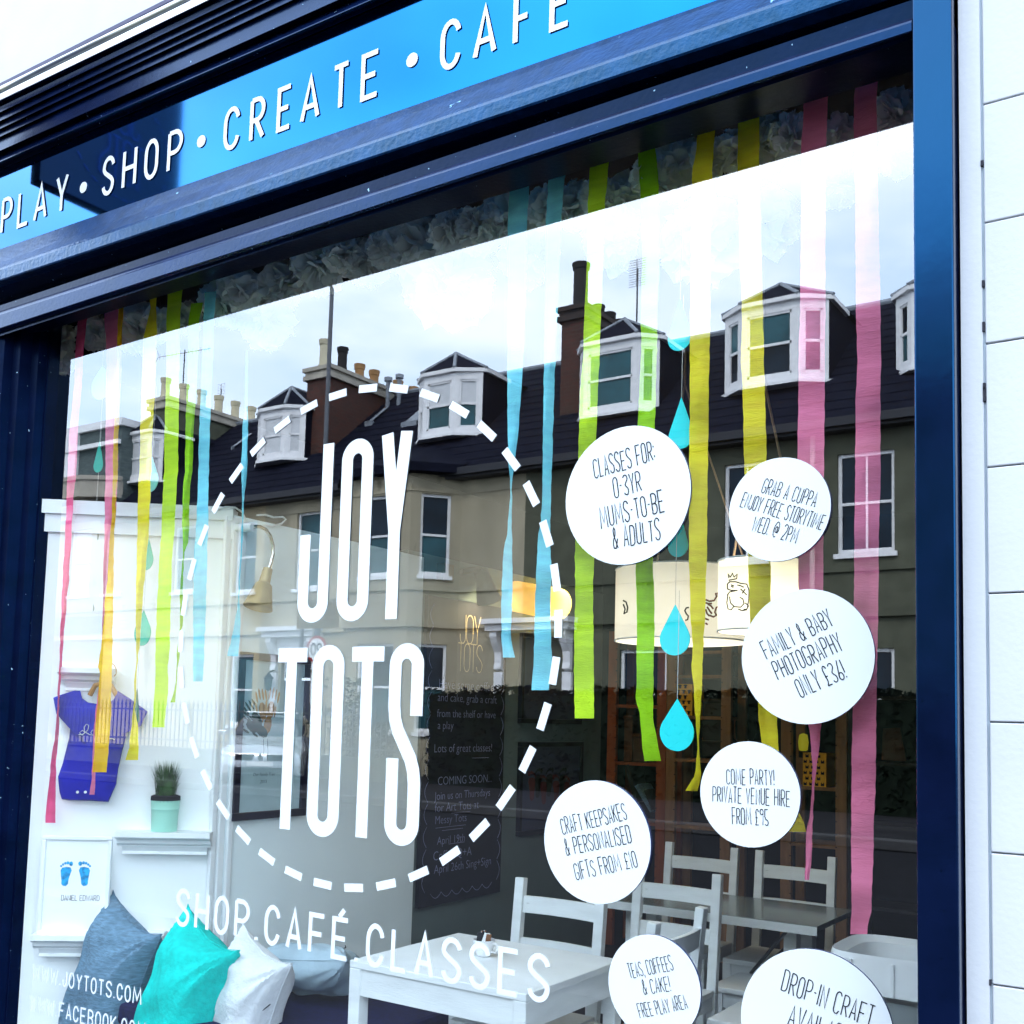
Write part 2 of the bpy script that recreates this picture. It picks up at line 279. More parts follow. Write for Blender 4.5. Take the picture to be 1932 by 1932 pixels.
# ------------------------------------------------------------------ stroke lettering
def arc(cx, cy, rx, ry, a0, a1, n=10): return [(cx + rx * math.cos(R(a0 + (a1 - a0) * i / n)), cy + ry * math.sin(R(a0 + (a1 - a0) * i / n))) for i in range(n + 1)]
WID = {'I': .02, '1': .22, '.': .04, ':': .04, '!': .04, ',': .05, '-': .42, 'M': 1.55, 'W': 1.5, 'J': .8, 'L': .85, ' ': .5, '@': 1.4, '&': 1.1, 'T': .95, '·': .2, "'": .05, '/': .6}
def glyph(ch, w, h, kk):
    q = min(h / 2, kk * w / 2); x = w / 2; m = h * .5; qs = min(q, h * .26)
    def O(): return arc(x, h - q, x, q, 180, 0) + arc(x, q, x, q, 0, -180) + [(0, h - q)]
    def bowl(z0, z1): qq = min((z1 - z0) / 2, kk * w / 2); return [(0, z1), (w * .35, z1)] + arc(w * .45, z1 - qq, w * .55, qq, 85, 0, 6) + arc(w * .45, z0 + qq, w * .55, qq, 0, -85, 6) + [(w * .35, z0), (0, z0)]
    g = {'A': [[(0, 0), (x, h), (w, 0)], [(w * .17, h * .3), (w * .83, h * .3)]], 'B': [bowl(m, h), bowl(0, m), [(0, 0), (0, h)]],
         'C': [arc(x, h - q, x, q, 15, 180) + arc(x, q, x, q, 180, 345)], 'D': [bowl(0, h), [(0, 0), (0, h)]],
         'E': [[(w, h), (0, h), (0, 0), (w, 0)], [(0, m), (w * .85, m)]], 'F': [[(w, h), (0, h), (0, 0)], [(0, m), (w * .85, m)]],
         'G': [arc(x, h - q, x, q, 15, 180) + arc(x, q, x, q, 180, 360) + [(w, h * .42), (w * .5, h * .42)]], 'H': [[(0, 0), (0, h)], [(w, 0), (w, h)], [(0, m), (w, m)]],
         'I': [[(x, 0), (x, h)]], 'J': [[(w, h)] + arc(x, q, x, q, 0, -180) + [(0, q + h * .1)]], 'K': [[(0, 0), (0, h)], [(w, h), (0, h * .4)], [(w * .3, h * .56), (w, 0)]],
         'L': [[(0, h), (0, 0), (w, 0)]], 'M': [[(0, 0), (w * .1, h), (x, h * .25), (w * .9, h), (w, 0)]], 'N': [[(0, 0), (0, h), (w, 0), (w, h)]], 'O': [O()],
         'P': [bowl(h * .45, h), [(0, 0), (0, h)]], 'R': [bowl(h * .47, h), [(0, 0), (0, h)], [(w * .4, h * .47), (w, 0)]],
         'S': [arc(x, h - qs, x, qs, 10, 180) + [(w * .01, h * .70), (w * .07, h * .645), (w * .2, h * .59), (x, h * .5), (w * .8, h * .41), (w * .93, h * .355), (w * .99, h * .30)] + arc(x, qs, x, qs, 0, -170)], 'T': [[(0, h), (w, h)], [(x, h), (x, 0)]],
         'U': [[(0, h)] + arc(x, q, x, q, 180, 360) + [(w, h)]], 'V': [[(0, h), (x, 0), (w, h)]], 'W': [[(0, h), (w * .22, 0), (x, h * .8), (w * .78, 0), (w, h)]],
         'Y': [[(0, h), (x, h * .45), (w, h)], [(x, h * .45), (x, 0)]], 'Z': [[(0, h), (w, h), (0, 0), (w, 0)]],
         '0': [O()], '1': [[(0, h * .8), (x, h), (x, 0)]], '2': [arc(x, h - q, x, q, 170, 0) + [(w, h * .6), (0, 0), (w, 0)]],
         '3': [arc(x, h - q * .9, x, q * .9, 160, -60) + [(w * .35, h * .52)], [(w * .35, h * .52)] + arc(x, q, x, q, 70, -160)],
         '5': [[(w, h), (w * .05, h), (0, h * .55)] + arc(x, q, x, min(q, h * .3), 110, -150)], '6': [[(w * .8, h)] + arc(x, q, x, min(q, h * .3), 180, 540, 16)],
         '9': [arc(x, h - q, x, min(q, h * .28), 0, 360, 16) + [(w * .8, 0)]], '.': [[(0, 0), (0, h * .09)]], ':': [[(0, h * .15), (0, h * .24)], [(0, h * .65), (0, h * .74)]],
         '!': [[(0, h), (0, h * .28)], [(0, h * .08), (0, 0)]], ',': [[(w, h * .06), (0, -h * .14)]], '-': [[(0, m), (w, m)]],
         '&': [[(w, h * .45), (w * .55, 0), (w * .15, h * .02), (0, h * .2), (w * .1, h * .42), (w * .5, h * .62), (w * .55, h * .88), (w * .35, h), (w * .15, h * .85), (w * .25, h * .62), (w * .95, 0)]],
         '@': [arc(x, m, w * .22, h * .2, 0, 360, 12), [(w * .72, h * .68), (w * .72, h * .3), (w * .88, h * .3), (w, h * .5)] + arc(x, m, x, m, 0, 300, 16)],
         '£': [arc(x * 1.1, h * .78, x * .8, h * .2, 10, 180) + [(w * .3, h * .2), (0, 0), (w, 0)], [(0, h * .45), (w * .7, h * .45)]], '·': [],
         "É": [[(w, h), (0, h), (0, 0), (w, 0)], [(0, m), (w * .85, m)], [(w * .38, h * 1.07), (w * .72, h * 1.27)]], '/': [[(0, 0), (w, h)]]}
    return g.get(ch, [])
def stroke(mb, pts, th, o, ex, ez, nrm, k, mi=0):
    # a flat ribbon of width th along a 2-D path, laid on the plane o + a*ex + b*ez, lifted a hair per stroke
    P = [Vector((p[0], p[1])) for i, p in enumerate(pts) if i == 0 or (Vector(p) - Vector(pts[i - 1])).length > 1e-5]
    n = len(P); closed = (P[0] - P[-1]).length < 1e-4 and n > 3
    if closed: P = P[:-1]; n -= 1
    vs = []; lift = nrm * (.00012 * k)
    for i in range(n):
        a = P[i - 1] if (i or closed) else None; b = P[(i + 1) % n] if (i < n - 1 or closed) else None
        d1 = (P[i] - a).normalized() if a is not None else None; d2 = (b - P[i]).normalized() if b is not None else None
        d = ((d1 or d2) + (d2 or d1)); d = d.normalized() if d.length > 1e-4 else (d2 or d1)
        nn = Vector((-d.y, d.x)); c = 1.0
        if d1 is not None and d2 is not None: c = 1 / max(.45, abs(nn.dot(Vector((-d1.y, d1.x)))))
        for sgn in (1, -1):
            q = P[i] + nn * (sgn * th / 2 * c); vs.append(o + ex * q.x + ez * q.y + lift)
    fs = [(2 * i, 2 * i + 1, 2 * ((i + 1) % n) + 1, 2 * ((i + 1) % n)) for i in range(n if closed else n - 1)]
    mb.add(vs, fs, mi)
def letters(mb, s, p0, p1, h, th, nrm, kk=1.5, gap=.32, wob=0., up=None, mi=0, build=None):
    p0, p1 = Vector(p0), Vector(p1); ex = (p1 - p0).normalized(); ez = up or nrm.cross(ex); 
    tot = sum(WID.get(c, 1) for c in s) + gap * (len(s) - 1); u = (p1 - p0).length / tot; x = 0; k = 0
    for c in s:
        if build: mb = MB()
        w = WID.get(c, 1) * u; rr = random.Random(hash((c, round(x, 3))) if False else int(x * 1e4) + ord(c))
        hh = h * (1 + wob * rr.uniform(-1, 1)); dz = h * wob * .5 * rr.uniform(-1, 1)
        for pth in glyph(c, w, hh, kk):
            k += 1; stroke(mb, [(x + a, b + dz) for a, b in pth], th, p0, ex, ez, nrm, k % 7 + 1, mi)
        if build and mb.v: mb.build('letter', *build)
        x += w + gap * u
def font_text(s, p0, p1, nrm, name, m, parent, h=None, thin=-.012, shear=0.):
    p0, p1 = Vector(p0), Vector(p1)
    cu = bpy.data.curves.new(name, 'FONT'); cu.body = s; cu.size = 1; cu.offset = thin; cu.shear = shear; cu.resolution_u = 3
    ob = bpy.data.objects.new(name, cu); COL.objects.link(ob)
    dg = bpy.context.evaluated_depsgraph_get(); me = bpy.data.meshes.new_from_object(ob.evaluated_get(dg)); bpy.data.objects.remove(ob)
    wmax = max(v.co.x for v in me.vertices) or 1; ex = (p1 - p0).normalized(); ez = nrm.cross(ex); L = (p1 - p0).length; hz = h / .7 if h else L / wmax
    mb = MB(); mb.add([p0 + ex * (v.co.x / wmax * L) + ez * (v.co.y * hz) for v in me.vertices], [tuple(p.vertices) for p in me.polygons])
    return mb.build(name, m, parent)
# ------------------------------------------------------------------ ground
g = MB(); g.box(-120, 120, -160, 140, -.3, -.02); struct(g, 'ground', 'asphalt')
g = MB(); g.box(-80, 40, -2.9, .0, -.02, .0); struct(g, 'pavement', 'paving')
g = MB(); g.box(-80, 40, -19.0, -12.4, -.016, .12); struct(g, 'pavement', 'paving')
g = MB(); g.box(-80, 40, -12.4, -12.15, -.016, .125); struct(g, 'kerb', 'kerb stone', bevel=.02)
g = MB(); g.box(-80, 40, -3.1, -2.9, -.016, .005); struct(g, 'kerb', 'kerb stone', bevel=.02)

# ------------------------------------------------------------------ the shop front
XL, XR = -7.0, -.503
shop = thing('shop_building', 'white rendered shop with a navy timber shopfront and blue fascia sign', 'shop', (-2.5, 0, 0))
def L24(y, a, b): return (at(px(24, 0, a), y), at(px(24, 1932, b), y))
def LD(y, a, b): return (at((0, a), y), at((757.3, b), y))
def line_at(l, x):
    a, b = l; t = (x - a.x) / (b.x - a.x); return Vector((x, a.y, a.z + (b.z - a.z) * t))
def profile(name, lines, m, xl=XL, xr=XR, mi=None, end=True, smooth=False):
    mb = MB()
    for l0, l1 in zip(lines[:-1], lines[1:]):
        mb.quad(line_at(l1, xl), line_at(l1, xr), line_at(l0, xr), line_at(l0, xl))
    if end:
        for x, s in ((xr, 1), (xl, -1)):
            pts = [line_at(l, x) for l in lines]; back = [Vector((x, .02, pts[-1].z)), Vector((x, .02, pts[0].z))]
            q = pts + back; mb.add(q, [tuple(range(len(q)))] if s > 0 else [tuple(reversed(range(len(q))))])
    return mb.build(name, m, shop)
wall_l = L24(-.02, 800, -178)
zt = line_at(wall_l, -2.5).z
mb = MB(); mb.add([(XL, -.02, line_at(wall_l, XL).z - .05), (1.8, -.02, line_at(wall_l, 1.8).z - .05), (1.8, -.02, 7.5), (XL, -.02, 7.5)], [(0, 1, 2, 3)])
mb.box(XL, 1.8, -.019, .25, 4.6, 7.5); mb.build('wall', 'white stucco', shop)
profile('flashing', [L24(-.02, 800, -178), L24(-.10, 832, -140), L24(-.10, 870, -85), L24(-.19, 905, -40)], 'lead')
mb = MB(); a, b = L24(-.19, 880, -66); mb.tube([line_at((a, b), XL), line_at((a, b), XR + .1)], .017, 12); mb.build('pipe', 'pipe metal', shop)
profile('cornice_strip', [L24(-.235, 905, -40), L24(-.24, 910, -34), L24(-.24, 962, 32), L24(-.235, 966, 36)], 'white trim')
profile('cornice', [L24(-.23, 967, 37), L24(-.205, 1005, 78), L24(-.215, 1030, 100), L24(-.215, 1080, 153), L24(-.17, 1091, 164), L24(-.20, 1105, 178), L24(-.20, 1165, 238), L24(-.155, 1175, 249),
                    L24(-.185, 1187, 262), L24(-.185, 1240, 318), L24(-.14, 1250, 329), L24(-.17, 1262, 342), L24(-.17, 1315, 412), L24(-.125, 1326, 425), L24(-.155, 1340, 440), L24(-.155, 1450, 588),
                    L24(-.115, 1490, 640), L24(-.120, 1500, 652), L24(-.145, 1548, 706), L24(-.145, 1558, 715), L24(-.107, 1600, 765), L24(-.104, 1634, 795)], 'weathered lit navy')
sg_t = (at((0, 319.5), -.1), at((361.6, 162.7), -.1)); sg_b = (at((0, 506), -.1), at((1325, 38.8), -.1))
sg_t = (Vector((XL, -.1, line_at(sg_t, -3.9).z + .12)), Vector((XR, -.1, line_at(sg_t, -3.9).z + .07)))
sg_b = (sg_b[0] - Vector((0, 0, .12)), sg_b[1] - Vector((0, 0, .12)))
fascia = profile('sign_board', [sg_t, sg_b], 'blue sign panel', end=False)
profile('sign_ledge', [LD(-.102, 470, 207), LD(-.196, 506, 247), LD(-.2, 510, 252), LD(-.2, 527.5, 276), LD(-.196, 531, 280.5), LD(-.16, 542, 297)], 'worn blue paint')
profile('lintel', [LD(-.16, 542, 297), LD(-.055, 572, 336), LD(-.065, 576, 339), LD(-.065, 579, 342), LD(-.05, 583, 346), LD(-.05, 640, 400), LD(-.185, 587, 343.5), LD(-.198, 590, 347), LD(-.2, 594, 351), LD(-.2, 618.6, 371.5), LD(-.196, 621, 374), LD(-.175, 628, 381), LD(-.174, 634, 387)], 'weathered lit navy', xr=-.592)
mb = MB(); mb.box(-4.5, XR, -.17, -.035, 3.235, 3.33); mb.build('lintel_soffit', 'navy paint', shop)
mb = MB(); mb.box(-4.3, XR - .08, -.03, .03, 3.285, 3.4); mb.build('window_head', 'navy paint', shop)
# pilasters, splayed reveal, stall riser
zp_ = line_at(LD(-.2, 531, 281), -.55).z; mb = MB(); mb.box(-.59, XR, -.2, .10, 0, zp_); pr = mb.build('pilaster', 'pitted navy paint', shop, bevel=.004)
st = [(-5.6, -.2), (-4.52, -.2), (-4.515, -.185), (-4.475, -.185), (-4.465, -.2), (-4.445, -.2), (-4.44, -.165), (-4.40, -.15), (-4.395, -.11), (-4.36, -.10), (-4.352, -.05), (-4.318, -.04), (-4.312, -.004), (-4.30, -.004), (-4.30, .05), (-5.6, .05)]
mb = MB(); mb.poly([(x, y, 0) for x, y in st], (0, 0, 3.26)); mb.build('pilaster', 'navy paint', shop)
mb = MB(); mb.box(-4.45, -.59, -.2, .02, 0, .17); mb.box(-4.45, -.59, -.24, .02, .17, .2); mb.build('stall_riser', 'navy paint', shop, bevel=.006)
# margin strip and the coursed blocks on the right
mb = MB(); mb.box(-.498, -.452, -.152, .1, 0, 7.0); mb.build('wall_margin', 'white stucco', shop)
mb = MB(); mb.box(-.452, -.446, -.147, .1, 0, 7.0); mb.box(-.446, 1.75, -.135, .1, 0, 6.9); mb.build('wall_joint', 'white joint', shop)
zs = [at((1850, y), -.15).z for y in (199.5, 423, 651, 883.5, 1120.5, 1362, 1606.5, 1854)]
cz = (zs[0] - zs[-1]) / 7; zs = [zs[0] + cz * k for k in range(5, 0, -1)] + zs + [zs[-1] - cz * k for k in range(1, 4)]
for i in range(len(zs) - 1):
    cuts = [-.446, .55 if i % 2 else .30, 1.75]
    for x0, x1 in zip(cuts[:-1], cuts[1:]):
        mb = MB(); mb.box(x0 + (.002 if x0 > 0 else 0), x1 - .002, -.152 - .001 * random.random(), -.12, zs[i + 1] + .0017, zs[i] - .0017)
        mb.build('stone_block', 'white stucco', shop, bevel=.0025)
# small drips and cracks where margin meets blocks
mb = MB()
for k in range(6):
    z = .9 + 2.5 * random.random(); mb.box(-.4525, -.4485 + .003 * random.random(), -.1535, -.14, z, z + .006 + .03 * random.random())
o = mb.build('wall_crack', 'dark gap', shop); o['kind'] = 'stuff'
# glass
mb = MB(); mb.add([(x, y, z) for z in (.2, 3.30) for y in (0, .006) for x in (-4.312, -.56)],
                  [(0, 2, 3, 1), (4, 5, 7, 6), (2, 6, 7, 3), (0, 4, 6, 2), (1, 3, 7, 5)], 1)
mb.add([(-4.312, 0, .2), (-.56, 0, .2), (-.56, 0, 3.30), (-4.312, 0, 3.30)], [(0, 1, 2, 3)], 0)
pane = mb.build('glass_pane', ['window glass', 'clear'], shop)
NF = Vector((0, -1, 0)); EX = Vector((1, 0, 0)); EZ = Vector((0, 0, 1)); YD = -.003
def big(mb, paths, x0, z0, th, k0=1):
    for k, p in enumerate(paths): stroke(mb, p, th, Vector((x0, YD, z0)), EX, EZ, NF, k + k0)
th = abs(at(px(14, 1498, 1600), 0).x - at(px(14, 1610, 1600), 0).x)
def gx(k, a, b): return at(px(k, a, b), 0).x
h = th / 2
z0, z1 = 1.911 + h, 2.535
x0, x1 = gx(13, 943, 850) + h, gx(13, 1234, 850) - h; w = x1 - x0; q = w / 2; H_ = z1 - z0
mb = MB(); big(mb, [[(w, H_)] + arc(w / 2, q, w / 2, q, 0, -180, 16) + [(0, H_ * .475)]], x0, z0, th)
mb.build('letter', 'white vinyl', pane); mb = MB()
x0, x1 = gx(13, 1318, 850) + h, gx(13, 1622, 850) - h; w = x1 - x0; q = w / 2; hh = z1 - h - z0
big(mb, [arc(w / 2, hh - q, w / 2, q, 180, 0, 16) + arc(w / 2, q, w / 2, q, 0, -180, 16) + [(0, hh - q)]], x0, z0, th, 2)
mb.build('letter', 'white vinyl', pane); mb = MB()
xa, xb = gx(5, 222, 495), gx(5, 388, 480); xm = (gx(5, 240, 1480) + gx(5, 300, 1480)) / 2; zb = 1.913
big(mb, [[(xa + h - xm, z1 - zb), (0, (z1 - zb) * .47)], [(xb - h - xm, z1 - zb), (0, (z1 - zb) * .47)], [(0, (z1 - zb) * .5), (0, 0)]], xm, zb, th, 3)
mb.build('letter', 'white vinyl', pane)
z0, z1 = 1.2, 1.825
for (a, b, ya, c, d) in ((755, 1035, 1450, 765, 865), (1465, 1775, 1450, 1498, 1610)):
    xa, xb = gx(13, a, ya), gx(13, b, ya); xm = (xa + xb) / 2; xs = (gx(14, c, 1600) + gx(14, d, 1600)) / 2; xm = xs
    mb = MB(); big(mb, [[(xa - xm, z1 - h - z0), (xb - xm, z1 - h - z0)], [(0, z1 - h * 1.2 - z0), (0, 0)]], xm, z0, th, 1); mb.build('letter', 'white vinyl', pane)
mb = MB(); x0, x1 = gx(13, 1085, 1600) + h, gx(13, 1390, 1600) - h; w = x1 - x0; q = w / 2; zb = z0 - .012 + h; hh = z1 + .008 - h - zb
big(mb, [arc(w / 2, hh - q, w / 2, q, 180, 0, 16) + arc(w / 2, q, w / 2, q, 0, -180, 16) + [(0, hh - q)]], x0, zb, th, 3)
mb.build('letter', 'white vinyl', pane); mb = MB(); x0, x1 = gx(8, 232, 890) + h, gx(8, 418, 890) - h; w = x1 - x0; q = w / 2
big(mb, [[(w, hh * .65), (w, hh - q)] + arc(w / 2, hh - q, w / 2, q, 0, 180, 14) + [(0, hh * .70), (w * .06, hh * .63), (w * .2, hh * .57), (w * .8, hh * .42), (w * .94, hh * .36), (w, hh * .29), (w, q)] + arc(w / 2, q, w / 2, q, 0, -180, 14) + [(0, hh * .42)]], x0, zb, th, 4)
mb.build('letter', 'white vinyl', pane)
for k in range(38):
    a = R(86 - k * 360 / 38); c = Vector((-2.483 + .8375 * math.cos(a), YD, 1.87 + .8375 * math.sin(a))); t = Vector((-math.sin(a), 0, math.cos(a))); nn = Vector((math.cos(a), 0, math.sin(a)))
    mb = MB(); mb.quad(c - t * .041 - nn * .0135, c - t * .041 + nn * .0135, c + t * .041 + nn * .0135, c + t * .041 - nn * .0135); mb.build('dash', 'white vinyl', pane)
mb = MB(); letters(mb, 'SHOP.CAFÉ.CLASSES', (-3.262, YD, .815), (gx(8, 1104, 1780), YD, .798), .122, .0165, NF, 1.5, .72, build=('white vinyl', pane))
mb = MB(); letters(mb, 'WWW.JOYTOTS.COM', (-4.134, YD, .485), (gx(7, 757, 1825), YD, .494), .056, .0075, NF, 1.5, .6, build=('white vinyl', pane))
mb = MB(); letters(mb, 'WWW.FACEBOOK.COM/JOYTOTS', (-4.142, YD, .360), (-3.05, YD, .378), .056, .0075, NF, 1.5, .6, build=('white vinyl', pane))
# fascia letters
FL = [('P', 1, 5, 62, 1250), ('L', 1, 93, 153, 1212), ('A', 1, 180, 250, 1186), ('Y', 1, 295, 360, 1148), ('S', 1, 545, 608, 1068), ('H', 1, 652, 727, 1030), ('O', 1, 770, 843, 990), ('P', 1, 893, 972, 945), ('C', 1, 1195, 1280, 810),
      ('R', 1, 1335, 1415, 765), ('E', 1, 1480, 1558, 706), ('A', 1, 1607, 1710, 655), ('T', 1, 1775, 1868, 595), ('E', 2, 105, 203, 535), ('C', 2, 530, 640, 375), ('A', 2, 706, 832, 313), ('F', 2, 920, 1020, 233), ('E', 2, 1115, 1228, 158)]
A0, A1 = at(px(1, 93, 1226), -.1), at(px(2, 1115, 180), -.1); hL = at(px(1, 113, 1027), -.1).z - A0.z
mb = MB(); tf = .0185
for i, (c, k, a, b, y) in enumerate(FL):
    xa, xb = at(px(k, a, y), -.1).x + tf / 2, at(px(k, b, y), -.1).x - tf / 2; zz = A0.z + (A1.z - A0.z) * (xa - A0.x) / (A1.x - A0.x) + tf / 2
    mb = MB()
    for j, p in enumerate(glyph(c, xb - xa, hL - tf, 1.5)): stroke(mb, p, tf, Vector((xa, -.104, zz)), EX, EZ, NF, j + 1)
    mb.build('letter', 'white vinyl', fascia)
for k, a, b in ((1, 445, 1002), (1, 1075, 755), (2, 378, 320)):
    p = at(px(k, a, b), -.104); mb = MB(); mb.poly([p + Vector((.024 * math.cos(t * .3927), 0, .024 * math.sin(t * .3927))) for t in range(16)], (0, .002, 0)); mb.build('dot', 'white vinyl', fascia)
# projecting sign (outside the picture, seen mirrored in the blue board)
bl = thing('hanging_sign', 'dark navy projecting shop sign with outlined name, mirrored in the blue fascia', 'sign', (-4.38, -.55, 4.0))
mb = MB(); mb.poly([(-4.54, -.97, 3.985), (-4.54, -.20, 3.985), (-4.54, -.20, 4.08), (-4.54, -.45, 4.62), (-4.54, -.52, 4.85), (-4.54, -.97, 4.85)], (.07, 0, 0)); mb.build('board', 'blade sign face', bl, bevel=.004)
mb = MB(); nr = Vector((1, 0, 0)); ey = Vector((0, 1, 0))
def ring(c, r, n, ln, wd):
    for k in range(n):
        a = 2 * math.pi * k / n; q = c + ey * r * math.cos(a) + EZ * r * math.sin(a); t = ey * -math.sin(a) + EZ * math.cos(a); m_ = ey * math.cos(a) + EZ * math.sin(a)
        mb.quad(q - t * ln - m_ * wd, q - t * ln + m_ * wd, q + t * ln + m_ * wd, q + t * ln - m_ * wd)
cc = Vector((-4.467, -.62, 4.36)); ring(cc, .28, 30, .018, .004)
letters(mb, 'TOTS', cc + Vector((0, -.12, -.2)), cc + Vector((0, .12, -.2)), .22, .012, nr, 1); letters(mb, 'JOY', cc + Vector((0, -.09, .05)), cc + Vector((0, .09, .05)), .2, .012, nr, 1)
o = mb.build('lettering', 'blade sign ink', bl); o['kind'] = 'stuff'
mb = MB(); mb.beam((-4.505, -.93, 4.88), (-4.505, -.54, 4.88), .03, .03); mb.beam((-4.505, -.75, 4.86), (-4.505, -.75, 5.4), .02, .02); mb.beam((-4.505, -.75, 5.4), (-4.505, -.02, 5.4), .02, .02); mb.build('bracket', 'navy paint', bl)

# ------------------------------------------------------------------ round stickers on the glass
def sticker(c, r, lines, label, edge=.0045):
    c = Vector((c[0], -.001, c[1])); t = thing('round_sign', label, 'window sign', c, 'round white signs on the window')
    n = 56; mb = MB(); mb.poly([c + Vector((r * math.cos(2 * math.pi * k / n), 0, r * math.sin(2 * math.pi * k / n))) for k in range(n)], (0, -.008, 0)); 
    mb.m = [1 if i > 1 else 0 for i in range(len(mb.m))]; mb.build('disc', ['sticker card', 'sticker edge'], t)
    mb = MB()
    for s, k, a, b, e, f, hh in lines:
        p0, p1 = at(px(k, a, b), -.0095), at(px(k, e, f), -.0095)
        letters(mb, s, p0, p1, hh, hh * .055, NF, 1.7, .5, .05)
    mb.build('lettering', 'ink', t)
sticker((-1.426, 2.242), .2, [('CLASSES FOR:', 5, 1358, 735, 1680, 635, .058), ('0-3YR', 5, 1464, 838, 1607, 797, .060), ('MUMS-TO-BE', 5, 1393, 1003, 1730, 908, .061), ('& ADULTS', 5, 1458, 1110, 1708, 1060, .060)], 'white disc reading classes for 0-3yr, mums-to-be and adults')
sticker((-.977, 2.162), .137, [('GRAB A CUPPA', 6, 527, 808, 812, 886, .039), ('ENJOY FREE STORYTIME', 6, 415, 882, 848, 1010, .039), ('WED. @ 2PM', 6, 475, 1010, 710, 1080, .04)], 'white disc reading grab a cuppa, enjoy free storytime')
sticker((-.903, 1.777), .172, [('FAMILY & BABY', 6, 560, 1698, 918, 1515, .047), ('PHOTOGRAPHY', 6, 620, 1808, 970, 1648, .05), ('ONLY £36!', 6, 742, 1905, 988, 1795, .05)], 'white disc reading family and baby photography only £36')
sticker((-1.052, 1.421), .136, [('COME PARTY!', 9, 343, 650, 597, 655, .039), ('PRIVATE VENUE HIRE', 9, 268, 742, 680, 769, .04), ('FROM £95', 9, 373, 862, 565, 870, .041)], 'white disc reading come party, private venue hire')
sticker((-1.502, 1.261), .171, [('CRAFT KEEPSAKES', 15, 205, 308, 822, 157, .046), ('& PERSONALISED', 15, 240, 508, 868, 380, .047), ('GIFTS FROM £10', 15, 335, 745, 925, 614, .046)], 'white disc reading craft keepsakes and personalised gifts from £10')
sticker((-1.317, .892), .137, [('TEAS, COFFEES', 15, 852, 1690, 1270, 1608, .038), ('& CAKE!', 15, 985, 1845, 1245, 1812, .038), ('FREE PLAY AREA', 8, 1600, 1900, 1856, 1850, .036)], 'white disc reading teas, coffees and cake, free play area')
sticker((-.878, .86), .191, [('DROP-IN CRAFT', 9, 632, 1752, 1112, 1950, .052), ('AVAILABLE', 9, 668, 1935, 1040, 2090, .052)], 'white disc reading drop-in craft, cut by the picture bottom')
# ------------------------------------------------------------------ crepe streamers behind the glass
def seg(k, rows): return [(px(k, a, c)[0], px(k, b, c)[0], px(k, a, c)[1]) for a, b, c in rows]
def streamer(rows, yd, m, label, group, sub=11):
    rows = sorted(rows, key=lambda q: q[2])
    xl0, xr0, y0 = rows[0]; top = at(((xl0 + xr0) / 2, y0), yd); rr = random.Random(int(y0 * 10 + xl0))
    P = []
    for i in range(len(rows) - 1):
        a, b = rows[i], rows[i + 1]; n = max(2, int((b[2] - a[2]) / sub))
        for j in range(n):
            t = j / n; e = t * t * (3 - 2 * t); P.append((a[0] + (b[0] - a[0]) * e, a[1] + (b[1] - a[1]) * e, a[2] + (b[2] - a[2]) * t))
    P.append(rows[-1]); n = len(P); wmax = max(p[1] - p[0] for p in P); ph = rr.uniform(0, 6)
    vs = []; fs = []; NC = 5
    for i, (xl, xr, y) in enumerate(P):
        j0, j1 = rr.uniform(-.7, .7), rr.uniform(-.7, .7)
        if i == n - 1: j0 = j1 = 0
        tw = max(0, 1 - (xr - xl) / wmax)
        for c in range(NC):
            u = c / (NC - 1); dy = .010 * math.sin(i * .21 + ph) + .006 * math.sin(i * .53 + 2 * ph) + .012 * math.sin(u * 3.1 + i * .09 + ph) * math.sin(i * .04 + ph) + .0016 * rr.uniform(-1, 1) + (u - .5) * .05 * tw
            vs.append(at((xl + j0 + (xr + j1 - xl - j0) * u, y + (u - .5) * -(xr - xl) * .22 * (0 if i == n - 1 else .35)), yd + dy))
    for i in range(n - 1): fs += [(i * NC + c, (i + 1) * NC + c, (i + 1) * NC + c + 1, i * NC + c + 1) for c in range(NC - 1)]
    mb = MB(); mb.add(vs, fs); mb.smooth = True
    return single(mb, 'paper_streamer', m, label, 'streamer', top, group)
GR = 'crepe paper streamers hanging right of the logo'; GL = 'crepe paper streamers hanging left of the logo'
streamer(seg(2, [(905, 1010, 850), (900, 1005, 1000), (890, 992, 1250), (892, 990, 1500), (888, 982, 1800)]) + seg(5, [(889, 968, 180), (890, 950, 480), (893, 932, 600), (905, 913, 800), (890, 912, 1000), (865, 915, 1150), (857, 915, 1350), (857, 908, 1600), (866, 930, 1692)]), .05, 'sky crepe', 'sky blue streamer, left one of the blue pair by the round logo', GR)
streamer(seg(2, [(1120, 1215, 850), (1105, 1190, 1000), (1095, 1175, 1200), (1090, 1165, 1500), (1085, 1150, 1850)]) + seg(5, [(1083, 1140, 250), (1078, 1130, 600), (1076, 1122, 800), (1068, 1120, 960), (1050, 1118, 1060), (1043, 1125, 1250), (1035, 1120, 1450), (1030, 1125, 1700), (1018, 1110, 1866)]), .045, 'sky crepe', 'sky blue streamer, longer right one of the blue pair beside the logo', GR)
streamer(seg(2, [(1345, 1440, 800), (1325, 1425, 950), (1318, 1410, 1120), (1314, 1402, 1400), (1300, 1390, 1700)]) + seg(5, [(1295, 1385, 0), (1275, 1370, 350), (1268, 1362, 600), (1255, 1356, 1000), (1250, 1352, 1150), (1252, 1346, 1350), (1245, 1350, 1600), (1245, 1353, 1850)]) + seg(8, [(1247, 1352, 200), (1250, 1352, 298)]), .06, 'lime crepe', 'lime green streamer passing behind the left edge of the classes disc', GR)
